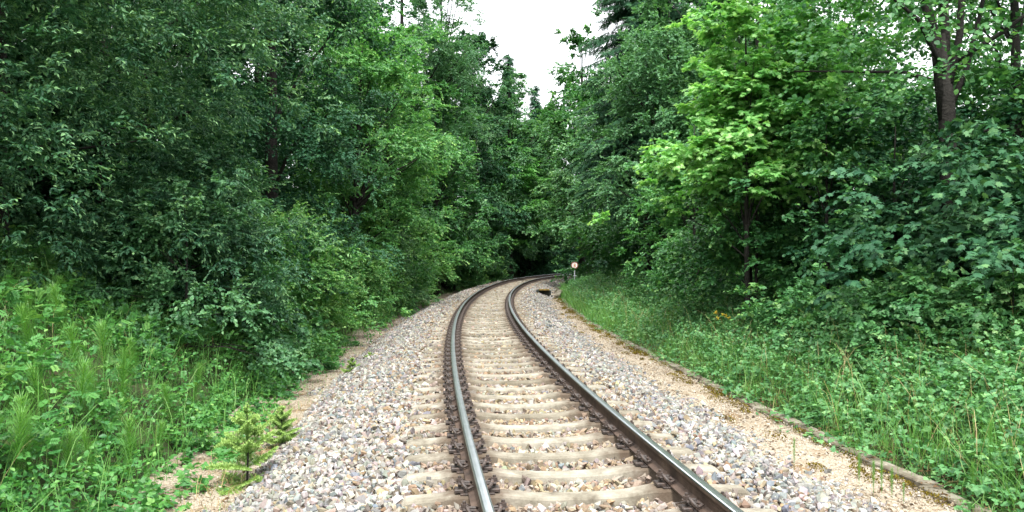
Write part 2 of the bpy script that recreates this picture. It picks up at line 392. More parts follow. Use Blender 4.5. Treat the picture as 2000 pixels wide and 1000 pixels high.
# ------------------------------------------------------------------ sleepers with fastenings
def sleeper_mesh():
    wt_ = .93
    xs = np.array([-1.3,-1.27,-1.0,-.96,-.55,-.48,-.36,-.2,0,.2,.36,.48,.55,.96,1.0,1.27,1.3])
    zt = np.array([-.05,-.028,-.012,0,0,-.012,-.028,-.036,-.038,-.036,-.028,-.012,0,0,-.012,-.028,-.05])
    wt = np.array([.075,.08,.085,.085,.085,.083,.078,.075,.074,.075,.078,.083,.085,.085,.085,.08,.075])
    V = []
    for x, z, w in zip(xs, zt, wt):
        w = w*wt_; b = w + .045
        V += [(x, -b, -.22), (x, -w-.012, z-.02), (x, -w, z-.003), (x, 0, z+.002), (x, w, z-.003), (x, w+.012, z-.02), (x, b, -.22)]
    k = 7; F = []
    for i in range(len(xs)-1):
        for j in range(k):
            F.append((i*k+j, (i+1)*k+j, (i+1)*k+(j+1) % k, i*k+(j+1) % k))
    F += [tuple(range(k)), tuple(range((len(xs)-1)*k+k-1, (len(xs)-1)*k-1, -1))]
    return np.array(V), F
def clip_mesh(sg):
    b = MB()
    b.box((0, 0, .012), (.075, .10, .024), ch=.006)                        # ribbed shoulder
    # omega-shaped tension clamp, a bent bar whose arms press on the rail foot
    pts = []
    for t in np.linspace(0, 1, 17):
        a = math.pi * t
        pts.append((-sg*.05 + sg*.035*math.sin(a), -.072*math.cos(a), .035 + .042*math.sin(a)))
    b.tube(pts, .0135, 7)
    for q in (-1, 1):
        b.tube([(-sg*.05, q*.072, .035), (-sg*.09, q*.06, .045), (-sg*.075, q*.03, .055), (sg*.01, q*.03, .062)], .011, 6)
    b.tube([(0, 0, .03), (0, 0, .112)], .012, 6)                            # bolt
    b.tube([(0, 0, .062), (0, 0, .068)], .032, 10)                          # washer
    b.tube([(0, 0, .069), (0, 0, .094)], .023, 6)                           # nut
    return b
sl = thing('railway_sleeper', 'pale concrete railway sleeper with a dished middle lying in the ballast', 'sleeper', group='concrete sleepers under the rails')
link_mesh('body', *sleeper_mesh(), M['concrete'], sl)
for q in (-1, 1):
    xr = q * G / 2
    p = MB(); p.box((xr, 0, .007), (.25, .15, .011), ch=.003); p.build('base_plate', M['clip'], sl)
    for e in (-1, 1):
        c = clip_mesh(e).build('rail_clip', M['clip'], sl); c.location = (xr + e*.128, 0, .012)
for i, s in enumerate(SL):
    o = sl if i == 0 else copy_tree(sl)
    x, y = tp(s, G/2)
    o.location = (float(x), float(y), 0); o.rotation_euler = (0, 0, -float(heading(s)) + random.Random(i).uniform(-.006, .006))

# ------------------------------------------------------------------ rails
def rail(off, label):
    root = thing('steel_rail', label, 'rail')
    body = [(-.07,.014),(.07,.014),(.07,.024),(.03,.034),(.009,.05),(.009,.13),(.03,.141),(-.03,.141),(-.009,.13),(-.009,.05),(-.03,.034),(-.07,.024)]
    head = [(-.034,.1415),(.034,.1415),(.036,.150),(.036,.168),(.032,.176),(.022,.1795),(0,.1805),(-.022,.1795),(-.032,.176),(-.036,.168),(-.036,.150)]
    ss = np.arange(-36, 60.5, .4)
    for nm, prof in (('rail_body', body), ('rail_head', head)):
        k = len(prof); V = []
        for s in ss:
            for a, z in prof:
                x, y = tp(s, off + a); V.append((float(x), float(y), z))
        n = len(ss); idx = np.arange(n*k).reshape(n, k)
        j = np.roll(idx, -1, axis=1)
        Fq = np.stack([idx[:-1], j[:-1], j[1:], idx[1:]], -1).reshape(-1, 4)
        if nm == 'rail_head':
            mi = np.tile([0 if q in (0, 1, 2, 8+1, 10) else 1 for q in range(k)], n-1)
            link_mesh(nm, np.array(V), Fq, [M['rust'], M['steel']], root, midx=mi)
        else:
            link_mesh(nm, np.array(V), Fq, M['rust'], root)
rail(0, 'outer left-hand steel rail with a bright worn head, nearer the left bank')
rail(G, 'inner right-hand steel rail with rusty brown web, nearer the concrete kerb')

# ------------------------------------------------------------------ kerb slabs
for i, s in enumerate(np.arange(-28.0, 9.5, 1.0)):
    rr = random.Random(100 + i)
    b = MB(); w = .165 + rr.uniform(-.01, .01)
    b.box((0, 0, 0), (w, .975, .17), ch=.010)
    b.box((w/2 + .027, 0, -.018), (.05, .97, .16), ch=.008)
    o = b.build('kerb_slab', M['slab'])
    ko = float(kerb_o(s)); x, y = tp(s, ko + .13)
    o.location = (float(x), float(y), -.358 + rr.uniform(-.016, .016))
    o.rotation_euler = (rr.uniform(-.012, .012), rr.uniform(-.05, .05), -float(heading(s)) + .012 + rr.uniform(-.03, .03))
    tag(o, 'weathered concrete slab of the kerb between the gravel path and the weeds', 'kerb slab', 'concrete slabs of the kerb')

# ------------------------------------------------------------------ culvert at the far end of the kerb
cx, cy = tp(10.9, 3.0); h = -float(heading(10.9))
cu = thing('culvert_inlet', 'dark mossy concrete culvert inlet in the far ballast beside the kerb end', 'culvert', (float(cx), float(cy), -.36), h)
b = MB()
b.box((-.42, 0, .17), (.12, .9, .5), ch=.01); b.box((.30, .0, .02), (.10, .9, .2), ch=.01); b.box((-.06, .40, .14), (.61, .10, .44), ch=.01); b.box((-.06, 0, -.06), (.61, .69, .05))
b.build('wall', M['wet'], cu)
b = MB(); b.box((-.10, .34, .40), (.55, .42, .07), ch=.02); b.build('cover', rough_mat('mossy_concrete', [(.35, (.06, .05, .02)), (.6, (.16, .10, .02)), (.8, (.2, .17, .12))], 7, .95, .6, 30), cu)
x, y = tp(11.1, 3.62)
b = MB(); b.box((0, 0, 0), (.26, 2.9, .16), ch=.012)
o = b.build('edging_beam', M['slab']); o.location = (float(x), float(y), -.16); o.rotation_euler = (.05, 0, h - .06)
tag(o, 'long pale concrete beam beside the dark culvert inlet at the far kerb end', 'beam')

# ------------------------------------------------------------------ round sign
sx, sy = 3.52, 45.0
sg = thing('track_sign', 'small round white trackside sign with a dark red rim on a grey post', 'sign', (sx, sy, gz1(sx, sy)))
gzs = gz1(sx, sy); zc = 1.21 - gzs
b = MB(); b.tube([(0, 0, -.3), (0, 0, zc + .15)], .03, 10); b.build('post', M['galv'], sg)
def disc(r0, r1, y0, y1, cz, sx_=1.0, n=32):
    V = []; F = []
    for k in range(n):
        a = TAU*k/n; c, s_ = math.cos(a), math.sin(a)
        V += [(r1*c*sx_, y0, cz+r1*s_), (r1*c*sx_, y1, cz+r1*s_), (r0*c*sx_, y0, cz+r0*s_), (r0*c*sx_, y1, cz+r0*s_)]
    for k in range(n):
        a = 4*k; d = 4*((k+1) % n)
        F += [(a, d, d+2, a+2), (a+1, a+3, d+3, d+1), (a, a+1, d+1, d), (a+2, d+2, d+3, a+3)]
    return V, F
b = MB(); b.add(*disc(.001, .155, -.052, -.034, zc)); b.build('sign_face', M['sign_white'], sg)
b = MB(); b.add(*disc(.156, .205, -.056, -.032, zc)); b.build('rim', M['sign_red'], sg)
b = MB(); b.add(*disc(.022, .055, -.058, -.053, zc+.045)); b.add(*disc(.024, .062, -.058, -.053, zc-.050)); b.build('figure', M['sign_mark'], sg)
b = MB(); b.box((0, -.005, .62 - gzs), (.20, .08, .05)); b.build('clamp', M['galv'], sg)

# ------------------------------------------------------------------ foliage engine
def T_kite(w=.3, fold=.12, droop=-.1):
    V = np.array([(0,0,0),(-w,.42,fold),(0,1,droop),(w,.42,fold)]); return V, np.array([(0,2,1),(0,3,2)])
def T_leaf(w=.26, fold=.07, droop=-.14):
    V = np.array([(0,0,0),(-w*.8,.25,fold),(-w,.52,fold),(-w*.6,.8,fold*.3-.04),(0,1,droop),(w*.6,.8,fold*.3-.04),(w,.52,fold),(w*.8,.25,fold),(0,.5,0)])
    return V, np.array([(8,k,(k+1) % 8)[::-1] for k in range(8)])
def T_maple():
    half = [(.10,.06),(.33,.10),(.30,.26),(.56,.40),(.36,.50),(.46,.78),(.20,.70)]
    pts = [(0,.02)] + half + [(0,1.05)] + [(-a,b_) for a, b_ in half[::-1]]
    V = np.array([(a, b_, .05 - .35*(a*a) - .12*b_*b_) for a, b_ in pts] + [(0,.4,0)])
    n = len(pts); return V, np.array([(n,(k+1) % n,k)[::-1] for k in range(n)])
def T_tri():
    """three leaflets on one stalk"""
    Vs, Fs = [], []
    for an, ox, sc in ((0, 0, .62), (1.15, .0, .52), (-1.15, .0, .52)):
        v, f = T_leaf(.36, .05, -.12); v = v * sc
        c, s_ = math.cos(an), math.sin(an)
        v = np.stack([v[:,0]*c + v[:,1]*s_, -v[:,0]*s_ + v[:,1]*c + .4, v[:,2]], 1)
        Fs.append(f + 9*len(Vs)); Vs.append(v)
    return np.concatenate(Vs), np.concatenate(Fs)
def T_pinnate(n=4):
    Vs, Fs = [], []
    for k in range(n):
        for q in (-1, 1):
            v, f = T_kite(.32, .05, -.1); v = v*.34; an = q*1.0
            c, s_ = math.cos(an), math.sin(an)
            v = np.stack([v[:,0]*c + v[:,1]*s_, -v[:,0]*s_ + v[:,1]*c + .2 + .62*k/n, v[:,2] - .03*k], 1)
            Fs.append(f + 4*len(Vs)); Vs.append(v)
    v, f = T_kite(.3); Fs.append(f + 4*len(Vs)); Vs.append(v*.32 + np.array([0,.72,-.1]))
    return np.concatenate(Vs), np.concatenate(Fs)
def T_frond():
    """a drooping strip of spruce shoots: a rib of narrow blades"""
    Vs, Fs = [], []
    for k in range(5):
        for q in (-1, 1):
            y0 = .12 + .17*k; an = q*.75; L = .36*(1 - .11*k)
            c, s_ = math.cos(an), math.sin(an)
            v = np.array([(-.03,0,0),(.03,0,0),(0,L,-.14)])
            v = np.stack([v[:,0]*c + v[:,1]*s_, -v[:,0]*s_ + v[:,1]*c + y0, v[:,2]], 1)
            Fs.append(np.array([(0,1,2)]) + 3*len(Vs)); Vs.append(v)
    Vs.append(np.array([(-.04,0,0),(.04,0,0),(0,1.05,-.1)])); Fs.append(np.array([(0,1,2)]) + 3*(len(Vs)-1))
    return np.concatenate(Vs), np.concatenate(Fs)
TP = {'kite': T_kite(), 'narrow': T_kite(.19, .07, -.12), 'round': T_kite(.42, .1, -.08), 'lance': T_leaf(.2), 'ovate': T_leaf(.36), 'orb': T_leaf(.44, .06, -.1),
      'maple': T_maple(), 'tri': T_tri(), 'pinnate': T_pinnate(), 'frond': T_frond()}
def nrm(v): return v / (np.linalg.norm(v, axis=-1, keepdims=True) + 1e-9)
class Fol:
    def __init__(s): s.V = []; s.F = []; s.t = []; s.n = 0
    def put(s, tpl, P, D, Nn, S, tint):
        tv, tf = TP[tpl]
        D = nrm(D); X = nrm(np.cross(D, Nn)); Zz = np.cross(X, D)
        V = P[:, None] + S[:, None, None] * (tv[None, :, 0:1]*X[:, None] + tv[None, :, 1:2]*D[:, None] + tv[None, :, 2:3]*Zz[:, None])
        k = len(tv); n = len(P)
        s.F.append((tf[None] + k*np.arange(n)[:, None, None] + s.n).reshape(-1, 3))
        s.V.append(V.reshape(-1, 3)); s.t.append(np.repeat(tint, k)); s.n += n*k
    def blades(s, P, D, L, W, bend, tint):
        """curved grass blades; bend = sideways+down offset vector at the tip"""
        n = len(P); X = nrm(np.cross(D, np.array([0, 0, 1.]) + .01*rng.standard_normal((n, 3)))) * W[:, None]
        a = P + D*(L*.5)[:, None] + bend*.2; t = P + D*(L*.9)[:, None] + bend
        c = P + D*(L*.75)[:, None] + bend*.52
        V = np.stack([P - X*.6, P + X*.6, a - X*.5, a + X*.5, c - X*.35, c + X*.35, t], 1)
        tf = np.array([(0,1,3),(0,3,2),(2,3,5),(2,5,4),(4,5,6)])
        s.F.append((tf[None] + 7*np.arange(n)[:, None, None] + s.n).reshape(-1, 3))
        s.V.append(V.reshape(-1, 3)); s.t.append(np.repeat(tint, 7)); s.n += n*7
    def spray(s, C, O, size, T, Mn, tpl, ls, flat=1., droop=.1, spread=.7, un=.8, tb=.35, tip=.45, tj=.14, ld=.15, lo=.3):
        """leafy twigs: every cluster C grows T twigs along O, every twig Mn leaves"""
        n = len(C); size = np.broadcast_to(size, (n,))
        d = O[:, None, :] + spread*rng.standard_normal((n, T, 3)); d[..., 2] *= flat; d = nrm(d)
        L = size[:, None]*rng.uniform(.5, 1.1, (n, T))
        st = C[:, None, :] - O[:, None, :]*(size*.3)[:, None, None] + rng.standard_normal((n, T, 3))*(size*.22)[:, None, None]*np.array([1, 1, max(.35, flat)])
        f = np.linspace(.12, 1, Mn)[None, None, :, None]
        P = st[:, :, None] + d[:, :, None]*L[:, :, None, None]*f
        P[..., 2] -= (droop*L[:, :, None]*f[..., 0]**2)
        tg = np.repeat(d[:, :, None, :], Mn, 2).copy(); tg[..., 2] -= 2*droop*f[..., 0]; tg = nrm(tg)
        sd = nrm(np.cross(tg, np.array([0, 0, 1.])) + .25*rng.standard_normal(tg.shape))
        sg_ = np.where(np.arange(Mn) % 2, 1., -1.)[None, None, :, None]
        ff = np.broadcast_to(f, tg.shape[:3] + (1,))
        ld_ = tg*(.45 + .5*ff) + sd*sg_*(1.05 - .6*ff) + .28*rng.standard_normal(tg.shape)
        ld_[..., 2] -= ld
        nn = np.array([0, 0, un]) + .38*rng.standard_normal(tg.shape) + lo*O[:, None, None, :]
        S = ls*rng.uniform(.65, 1.2, tg.shape[:3])*(1.08 - .35*ff[..., 0])
        ct = (.10*rng.standard_normal((n, 1, 1)))
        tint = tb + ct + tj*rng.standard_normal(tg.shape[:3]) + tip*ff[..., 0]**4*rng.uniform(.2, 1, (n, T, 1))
        r = lambda a: a.reshape(-1, 3)
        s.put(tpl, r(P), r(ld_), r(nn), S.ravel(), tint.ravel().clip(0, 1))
    def build(s, name, mat, parent=None):
        if not s.V: return None
        return link_mesh(name, np.concatenate(s.V), np.concatenate(s.F), mat, parent, attrs={'tint': ('FLOAT', np.concatenate(s.t))})

def prof(t, kind):
    t = np.asarray(t)
    if kind == 'cone': return (1 - t)**.85 * np.minimum(1, t*8 + .25)
    if kind == 'dome': return np.sqrt(np.clip(1 - t**2.2, 0, 1))
    if kind == 'egg': return np.sin(np.pi*np.clip(t*.78 + .2, 0, 1))**.75
    return np.sqrt(np.clip(1 - (2*t - 1)**2, 0, 1))**.8                # round
def envelope(n, H, z0, rx, ry, kind, shell=.45, lump=.25):
    ph = rng.uniform(0, TAU, 4)
    t = rng.random(n*3); keep = rng.random(n*3) < prof(t, kind)/1.0 + .04
    t = t[keep][:n]; n = len(t)
    a = rng.uniform(0, TAU, n)
    lm = 1 + lump*(.6*np.sin(2*a + ph[0] + 5*t) + .55*np.sin(3*a + ph[1] - 8*t) + .45*np.sin(5*a + ph[2] + 13*t))
    r = prof(t, kind)*lm*(1 - shell*rng.random(n)**1.6)
    P = np.stack([rx*r*np.cos(a), ry*r*np.sin(a), z0 + (H - z0)*t], 1)
    O = np.stack([np.cos(a), np.sin(a), -.15 + .9*t], 1) + .25*rng.standard_normal((n, 3))
    return P, nrm(O)
def boughs(nc, per, size, pad, *a, **k):
    """clusters gathered round boughs, so the crown has clumps with gaps between them"""
    B, O = envelope(max(6, nc//per), *a, **k); n = len(B)
    wv = rng.standard_normal((n*per, 3))*np.array([.60, .60, .60*pad])*size*rng.uniform(.7, 1.3, n*per)[:, None]
    OR = np.repeat(O, per, 0); wv[:, 2] += .35*(OR[:, 0]*wv[:, 0] + OR[:, 1]*wv[:, 1])*(-1 if pad < .5 else -.2)
    P = np.repeat(B, per, 0) + wv
    O2 = nrm(np.repeat(O, per, 0) + .45*rng.standard_normal((n*per, 3)) + nrm(P - np.repeat(B, per, 0) + 1e-6)*.5)
    return P, O2
def limbs(b, H, z0, P, r0, nl, lean=(0, 0), n=7):
    """a tapered, slightly bent trunk and limbs that reach into the crown"""
    k = 7; zz = np.linspace(-.4, H*.93, k)
    jit = np.cumsum(rng.standard_normal((k, 2))*.012*H/6, 0); jit -= jit[0]
    tr = np.stack([jit[:, 0] + lean[0]*(zz.clip(0)/H)**1.5, jit[:, 1] + lean[1]*(zz.clip(0)/H)**1.5, zz], 1)
    rr = r0*(1 - .88*np.linspace(0, 1, k)**1.1); rr[0] *= 1.35
    b.tube(tr, rr, n)
    if len(P) == 0: return
    for i in rng.integers(0, len(P), nl):
        p = P[i]; zs = max(.25*H*.3, min(p[2]*.62, H*.85)); q = np.array([np.interp(zs, zz, tr[:, 0]), np.interp(zs, zz, tr[:, 1]), zs])
        d = p - q; m1 = q + d*.4 + np.array([0, 0, .1*np.linalg.norm(d)*.6]); m2 = q + d*.75 + np.array([0, 0, .04])
        ra = r0*.34*(1 - .6*zs/H)
        b.tube([q, m1, m2, p], [ra, ra*.7, ra*.45, ra*.2], 5, False)

def tree(name, label, cat, x, y, H, rx, ry, kind, mat, tpl, ls, nc, T, Mn, size, z0=.3, shell=.5, lump=.25, flat=.8, droop=.15, spread=.75,
         un=.8, tb=.35, tip=.45, ld=.15, trunk=None, nl=16, group=None, lo=.3, barkm='bark', extra=None, sink=0, tj=.14, lean=(0, 0), rz=0, per=12, pad=.38, ss=.58):
    global rng
    rng = np.random.default_rng(zlib.crc32(label.encode()))
    gz_ = gz1(x, y) - sink
    root = thing(name, label, cat, (x, y, gz_), rz, group)
    P, O = boughs(nc, per, size*1.25, pad, H, z0, rx, ry, kind, shell, lump)
    tt = ((P[:, 2] - z0)/(H - z0)).clip(0, 1)
    P[:, 0] += lean[0]*tt**1.5; P[:, 1] += lean[1]*tt**1.5
    fo = Fol(); sz = size*ss*rng.uniform(.7, 1.25, len(P))*np.interp(tt, [0, .75, 1], [1, 1, .6])
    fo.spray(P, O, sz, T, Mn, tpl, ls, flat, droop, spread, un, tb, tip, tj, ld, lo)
    if extra: extra(fo, P, O)
    b = MB(); limbs(b, H, z0, P, trunk or .02*H, nl, lean)
    b.build('trunk', M[barkm], root, True)
    fo.build('crown', M[mat], root)
    return root

def spruce(label, x, y, H, r, z0=.6, tiers=34, ls=.42, tb=.25, group=None, per=11, tip=.35):
    global rng
    rng = np.random.default_rng(zlib.crc32(label.encode()))
    root = thing('spruce_tree', label, 'tree', (x, y, gz1(x, y)), 0, group)
    fo = Fol(); b = MB()
    b.tube([(0, 0, -.4), (0, 0, H*.5), (0, 0, H*.99)], [.013*H, .008*H, .01], 7)
    for i in range(tiers):
        t = (i + .5)/tiers; z = z0 + (H - z0)*t**.95
        L0 = r*(1 - t)**.8 + .12
        nb = max(4, int(per*(1 - .5*t)))
        a = rng.uniform(0, TAU) + TAU*np.arange(nb)/nb + .25*rng.standard_normal(nb)
        L = L0*rng.uniform(.75, 1.15, nb); zz = z + rng.uniform(-1.3, 1.3, nb)*H/tiers
        m = max(4, int(L0/.30/ls*1.0) + 3)
        f = np.linspace(.12, 1, m)[None, :]
        dr = .30 + .25*(1 - t)
        hx = np.cos(a)[:, None]*L[:, None]*f; hy = np.sin(a)[:, None]*L[:, None]*f
        hz = zz[:, None] + L[:, None]*(.10*f - dr*f**2 + .16*f**4)
        P = np.stack([hx, hy, hz], -1)
        for q in (-1.2, -.5, .5, 1.2):
            D = np.stack([np.cos(a + q*.9)[:, None] + 0*f, np.sin(a + q*.9)[:, None] + 0*f, np.zeros_like(hx) - .35 - .6*abs(q)*rng.random(hx.shape)], -1) + .22*rng.standard_normal(P.shape)
            S = ls*rng.uniform(.7, 1.2, P.shape[:2])*(1.05 - .45*f)
            nn = np.array([0, 0, 1.]) + .3*rng.standard_normal(P.shape)
            ti = tb + .12*rng.standard_normal(P.shape[:2]) + tip*(f**5)
            fo.put('frond', P.reshape(-1, 3), D.reshape(-1, 3), nn.reshape(-1, 3), S.ravel(), ti.ravel().clip(0, 1))
        for k in range(0, nb, 2):
            b.tube(P[k, ::max(1, m//4)], np.linspace(.03, .008, len(P[k, ::max(1, m//4)])), 4, False)
    b.build('trunk', M['bark'], root, True); fo.build('crown', M['spruce'], root)
    return root

# ------------------------------------------------------------------ trees and shrubs, one by one
def T3(s, o): x, y = tp(s, o); return float(x), float(y)
# --- left bank, near
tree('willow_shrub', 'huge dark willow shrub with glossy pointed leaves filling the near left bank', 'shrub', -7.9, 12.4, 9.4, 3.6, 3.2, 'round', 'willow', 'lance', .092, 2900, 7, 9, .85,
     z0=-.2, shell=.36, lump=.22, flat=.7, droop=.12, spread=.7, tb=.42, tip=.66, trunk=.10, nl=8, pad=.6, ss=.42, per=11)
tree('willow_shrub', 'tall willow shrub at the left edge of the photo, beside the huge one', 'shrub', -8.3, 9.9, 8.4, 2.8, 2.2, 'round', 'willow', 'lance', .092, 1400, 7, 9, .8,
     z0=.5, shell=.36, lump=.22, flat=.7, droop=.12, spread=.7, tb=.42, tip=.66, trunk=.08, nl=8, pad=.6, ss=.42, per=11)
tree('willow_shrub', 'willow shrub arching out towards the track below the dark slender tree', 'shrub', -5.6, 14.0, 3.2, 1.2, 1.3, 'egg', 'willow', 'lance', .09, 420, 8, 13, .7,
     z0=.1, shell=.45, lump=.3, flat=.7, droop=.15, tb=.34, tip=.6, trunk=.06, nl=16)
x, y = T3(-16.2, -4.15)
tree('elder_shrub', 'low grey green shrub spilling down beside the left gravel strip', 'shrub', x, y, 2.5, 1.15, 1.15, 'dome', 'pale', 'ovate', .075, 130, 8, 11, .5,
     z0=.0, tb=.22, tip=.4, trunk=.04, nl=12)
x, y = T3(-14.0, -3.85)
tree('maple_shrub', 'low dark maple shrub at the foot of the left bank by the gravel strip', 'shrub', x, y, 2.3, 1.0, 1.1, 'dome', 'mid', 'maple', .105, 90, 7, 8, .5,
     z0=.0, tb=.25, tip=.3, trunk=.04, nl=12)
tree('ivy_tree', 'tall dark bluish green tree rising behind the left willow shrubs', 'tree', -6.0, 20.0, 14, 2.3, 2.2, 'egg', 'dark', 'round', .085, 1150, 8, 12, .75,
     z0=1.0, shell=.5, lump=.25, tb=.28, tip=.35, trunk=.2, nl=8)
tree('ivy_tree', 'dark broad tree behind the huge willow at the upper left', 'tree', -9.5, 18.5, 14, 3.6, 2.4, 'egg', 'dark', 'round', .10, 1050, 8, 12, .85,
     z0=1.0, tb=.25, tip=.35, trunk=.22, nl=8)
# --- the hedge of shrubs along the left ballast
HG = 'shrubs lining the left side of the ballast'
for s, o, h, r, mat, tpl, ls, lab, tip in (
    (-10.6, -3.75, 3.1, 1.1, 'bright', 'ovate', .075, 'bright green hazel shrub at the near end of the left hedge', .4),
    (-7.4, -4.2, 3.6, 1.15, 'bright', 'ovate', .075, 'taller bright green hazel shrub second along the left hedge', .4),
    (-4.4, -3.8, 3.1, 1.2, 'bright', 'round', .085, 'light green feathery shrub in the middle of the left hedge', .4),
    (-12.6, -4.4, 3.0, 1.1, 'bright', 'ovate', .075, 'fresh green hazel shrub squeezed between the near willow and the left hedge', .4),
    (-2.4, -3.6, 2.2, 1.0, 'bright', 'round', .08, 'low light green shrub at the edge of the left ballast below the hornbeam', .4),
    (1.2, -3.5, 2.4, 1.0, 'mid', 'round', .085, 'low mid green shrub at the edge of the left ballast before the bend', .4),
    (5.4, -3.5, 2.6, 1.1, 'bright', 'round', .09, 'low fresh green shrub filling the hedge where the ballast narrows', .4),
    (-.6, -4.1, 3.7, 1.3, 'bright', 'round', .085, 'rounded light green shrub below the bright hornbeam', .4),
    (3.2, -3.7, 3.4, 1.3, 'pale', 'round', .09, 'greyish green shrub past the hornbeam on the left of the track', .4),
    (7.5, -3.9, 3.9, 1.5, 'bright', 'round', .095, 'broad light green shrub on the left where the track begins to bend', .4),
    (12.0, -4.0, 3.6, 1.4, 'bright', 'round', .10, 'fresh green shrub at the outside of the bend', .35),
    (16.5, -4.2, 4.2, 1.5, 'mid', 'round', .11, 'dark green shrub at the outside of the bend, nearest the far trees', .35),
    (21.0, -3.7, 3.4, 1.3, 'mid', 'round', .12, 'far shrub low behind the outer rail on the bend', .3),
    (26.0, -3.7, 3.2, 1.4, 'mid', 'round', .13, 'dark far shrub behind the bend, left of the round sign', .3),
    (35.0, -3.6, 3.0, 1.3, 'dark', 'round', .14, 'dark shrub at the foot of the drooping beech beyond the bend', .3),
    (31.0, -3.6, 3.0, 1.4, 'mid', 'round', .14, 'last dark shrub behind the rails where they vanish', .3)):
    x, y = T3(s, o)
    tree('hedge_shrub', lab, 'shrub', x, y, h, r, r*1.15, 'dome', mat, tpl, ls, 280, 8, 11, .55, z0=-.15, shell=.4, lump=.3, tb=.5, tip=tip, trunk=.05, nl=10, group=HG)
# --- left side, middle distance
x, y = T3(-1.0, -5.0)
tree('hornbeam_tree', 'hornbeam with bright yellow green sprays leaning over the left hedge', 'tree', -5.5, 27.5, 10.2, 2.7, 2.5, 'egg', 'bright', 'kite', .12, 520, 9, 13, 1.0,
     z0=3.0, shell=.5, lump=.3, flat=.45, droop=.16, tb=.30, tip=.6, trunk=.16, nl=24, lean=(.4, 0))
tree('hornbeam_tree', 'rounded hornbeam with light tips bulging towards the track on the left', 'tree', -5.3, 33.5, 8.8, 2.7, 2.5, 'egg', 'bright', 'kite', .125, 440, 9, 12, .95,
     z0=1.0, flat=.5, droop=.16, tb=.28, tip=.55, trunk=.15, nl=20)
tree('hornbeam_tree', 'slender yellow green hornbeam top beside the dark bluish tree', 'tree', -6.2, 30.5, 12.2, 1.5, 1.5, 'egg', 'bright', 'kite', .13, 240, 9, 11, .9,
     z0=3, flat=.5, tb=.36, tip=.5, trunk=.13, nl=16)
tree('ash_tree', 'tall airy ash rising behind the hornbeams on the left', 'tree', -6.3, 46, 22.5, 3.7, 3.2, 'egg', 'ash', 'narrow', .20, 520, 9, 13, 1.15,
     z0=4, shell=.6, tb=.36, tip=.35, trunk=.25, nl=30)
tree('ash_tree', 'tall ash whose crown touches the upper edge at the left end of the sky gap', 'tree', -4.3, 49.5, 21.5, 2.2, 2.2, 'egg', 'ash', 'narrow', .20, 400, 9, 12, 1.1,
     z0=6, shell=.6, tb=.38, tip=.35, trunk=.2, nl=22)
tree('ash_tree', 'tall pale ash whose thin top is cut by the upper edge, left of the gap', 'tree', -9.0, 42, 19.5, 2.4, 2.2, 'egg', 'ash', 'narrow', .19, 300, 8, 12, 1.0,
     z0=4, shell=.7, tb=.38, tip=.4, trunk=.2, nl=22)
tree('oak_tree', 'dark rounded oak at the left edge of the pale sky gap', 'tree', -3.0, 56, 18.6, 2.7, 2.8, 'egg', 'dark', 'round', .19, 480, 9, 12, 1.1,
     z0=3, shell=.5, tb=.38, tip=.35, trunk=.25, nl=24)
tree('oak_tree', 'dark green oak standing below the ash on the left', 'tree', -4.2, 44, 11.5, 2.4, 2.4, 'egg', 'mid', 'round', .16, 420, 9, 12, 1.0, z0=2, tb=.26, tip=.4, trunk=.2, nl=20)
tree('beech_tree', 'beech with drooping yellow green layers in the centre of the view', 'tree', -.3, 67.5, 13.2, 2.5, 2.4, 'egg', 'lime', 'kite', .21, 330, 9, 11, 1.35,
     z0=2.0, shell=.6, lump=.3, flat=.25, droop=.28, tb=.14, tip=.45, trunk=.14, nl=16)
tree('beech_tree', 'young dark beech just left of the yellow green layered one', 'tree', -3.7, 50.5, 8.4, 1.8, 1.8, 'egg', 'mid', 'kite', .16, 330, 9, 11, .95, z0=.4, flat=.5, tb=.26, tip=.45, trunk=.14, nl=16)
tree('ash_tree', 'pale ash on the centre skyline right of the dark oak', 'tree', -.2, 68, 17.6, 3.3, 3.0, 'egg', 'ash', 'kite', .24, 640, 9, 12, 1.2, z0=3, tb=.40, tip=.35, trunk=.25, nl=20)
tree('oak_tree', 'broad oak closing the bend behind the drooping beech', 'tree', 1.0, 74, 13.5, 3.2, 3.0, 'egg', 'mid', 'round', .22, 480, 9, 12, 1.2, z0=.5, tb=.30, tip=.4, trunk=.25, nl=20)
tree('oak_tree', 'low dark oak over the bend, straight above the vanishing rails', 'tree', 1.6, 72.5, 7.8, 2.3, 2.0, 'dome', 'dark', 'round', .17, 360, 9, 11, 1.0, z0=.2, tb=.26, tip=.35, trunk=.15, nl=14)
tree('oak_tree', 'dark oak at the end of the corridor, above the round sign', 'tree', 4.6, 79, 10.3, 3.0, 2.6, 'egg', 'dark', 'round', .22, 420, 9, 11, 1.2, z0=.2, tb=.3, tip=.35, trunk=.2, nl=14)
tree('oak_tree', 'far pale oak low in the notch of the skyline', 'tree', 4.2, 92, 18.5, 3.8, 3.6, 'egg', 'ash', 'round', .27, 420, 9, 11, 1.4, z0=.2, tb=.36, tip=.35, trunk=.25, nl=14)
tree('oak_tree', 'dark far oak behind the right-hand trees at the end of the corridor', 'tree', 9.3, 87, 14, 4.2, 3.2, 'egg', 'dark', 'round', .25, 420, 9, 11, 1.4, z0=.2, tb=.3, tip=.35, trunk=.25, nl=14)
sp_ = spruce('distant spruce with a pointed top beside the dark oak at the sky gap', -.3, 78, 20.0, 2.4, tiers=40, ls=.8, tb=.3)
for (px, py), lab in (((2.6, 90), 'distant spruce at the left of the lowest notch of the skyline'), ((3.9, 93), 'shorter distant spruce deep in the notch of the skyline')):
    c = copy_tree(sp_, lab); c.location = (px, py, gz1(px, py) - (1.2 if px < 3 else 3.0)); c.rotation_euler.z = px
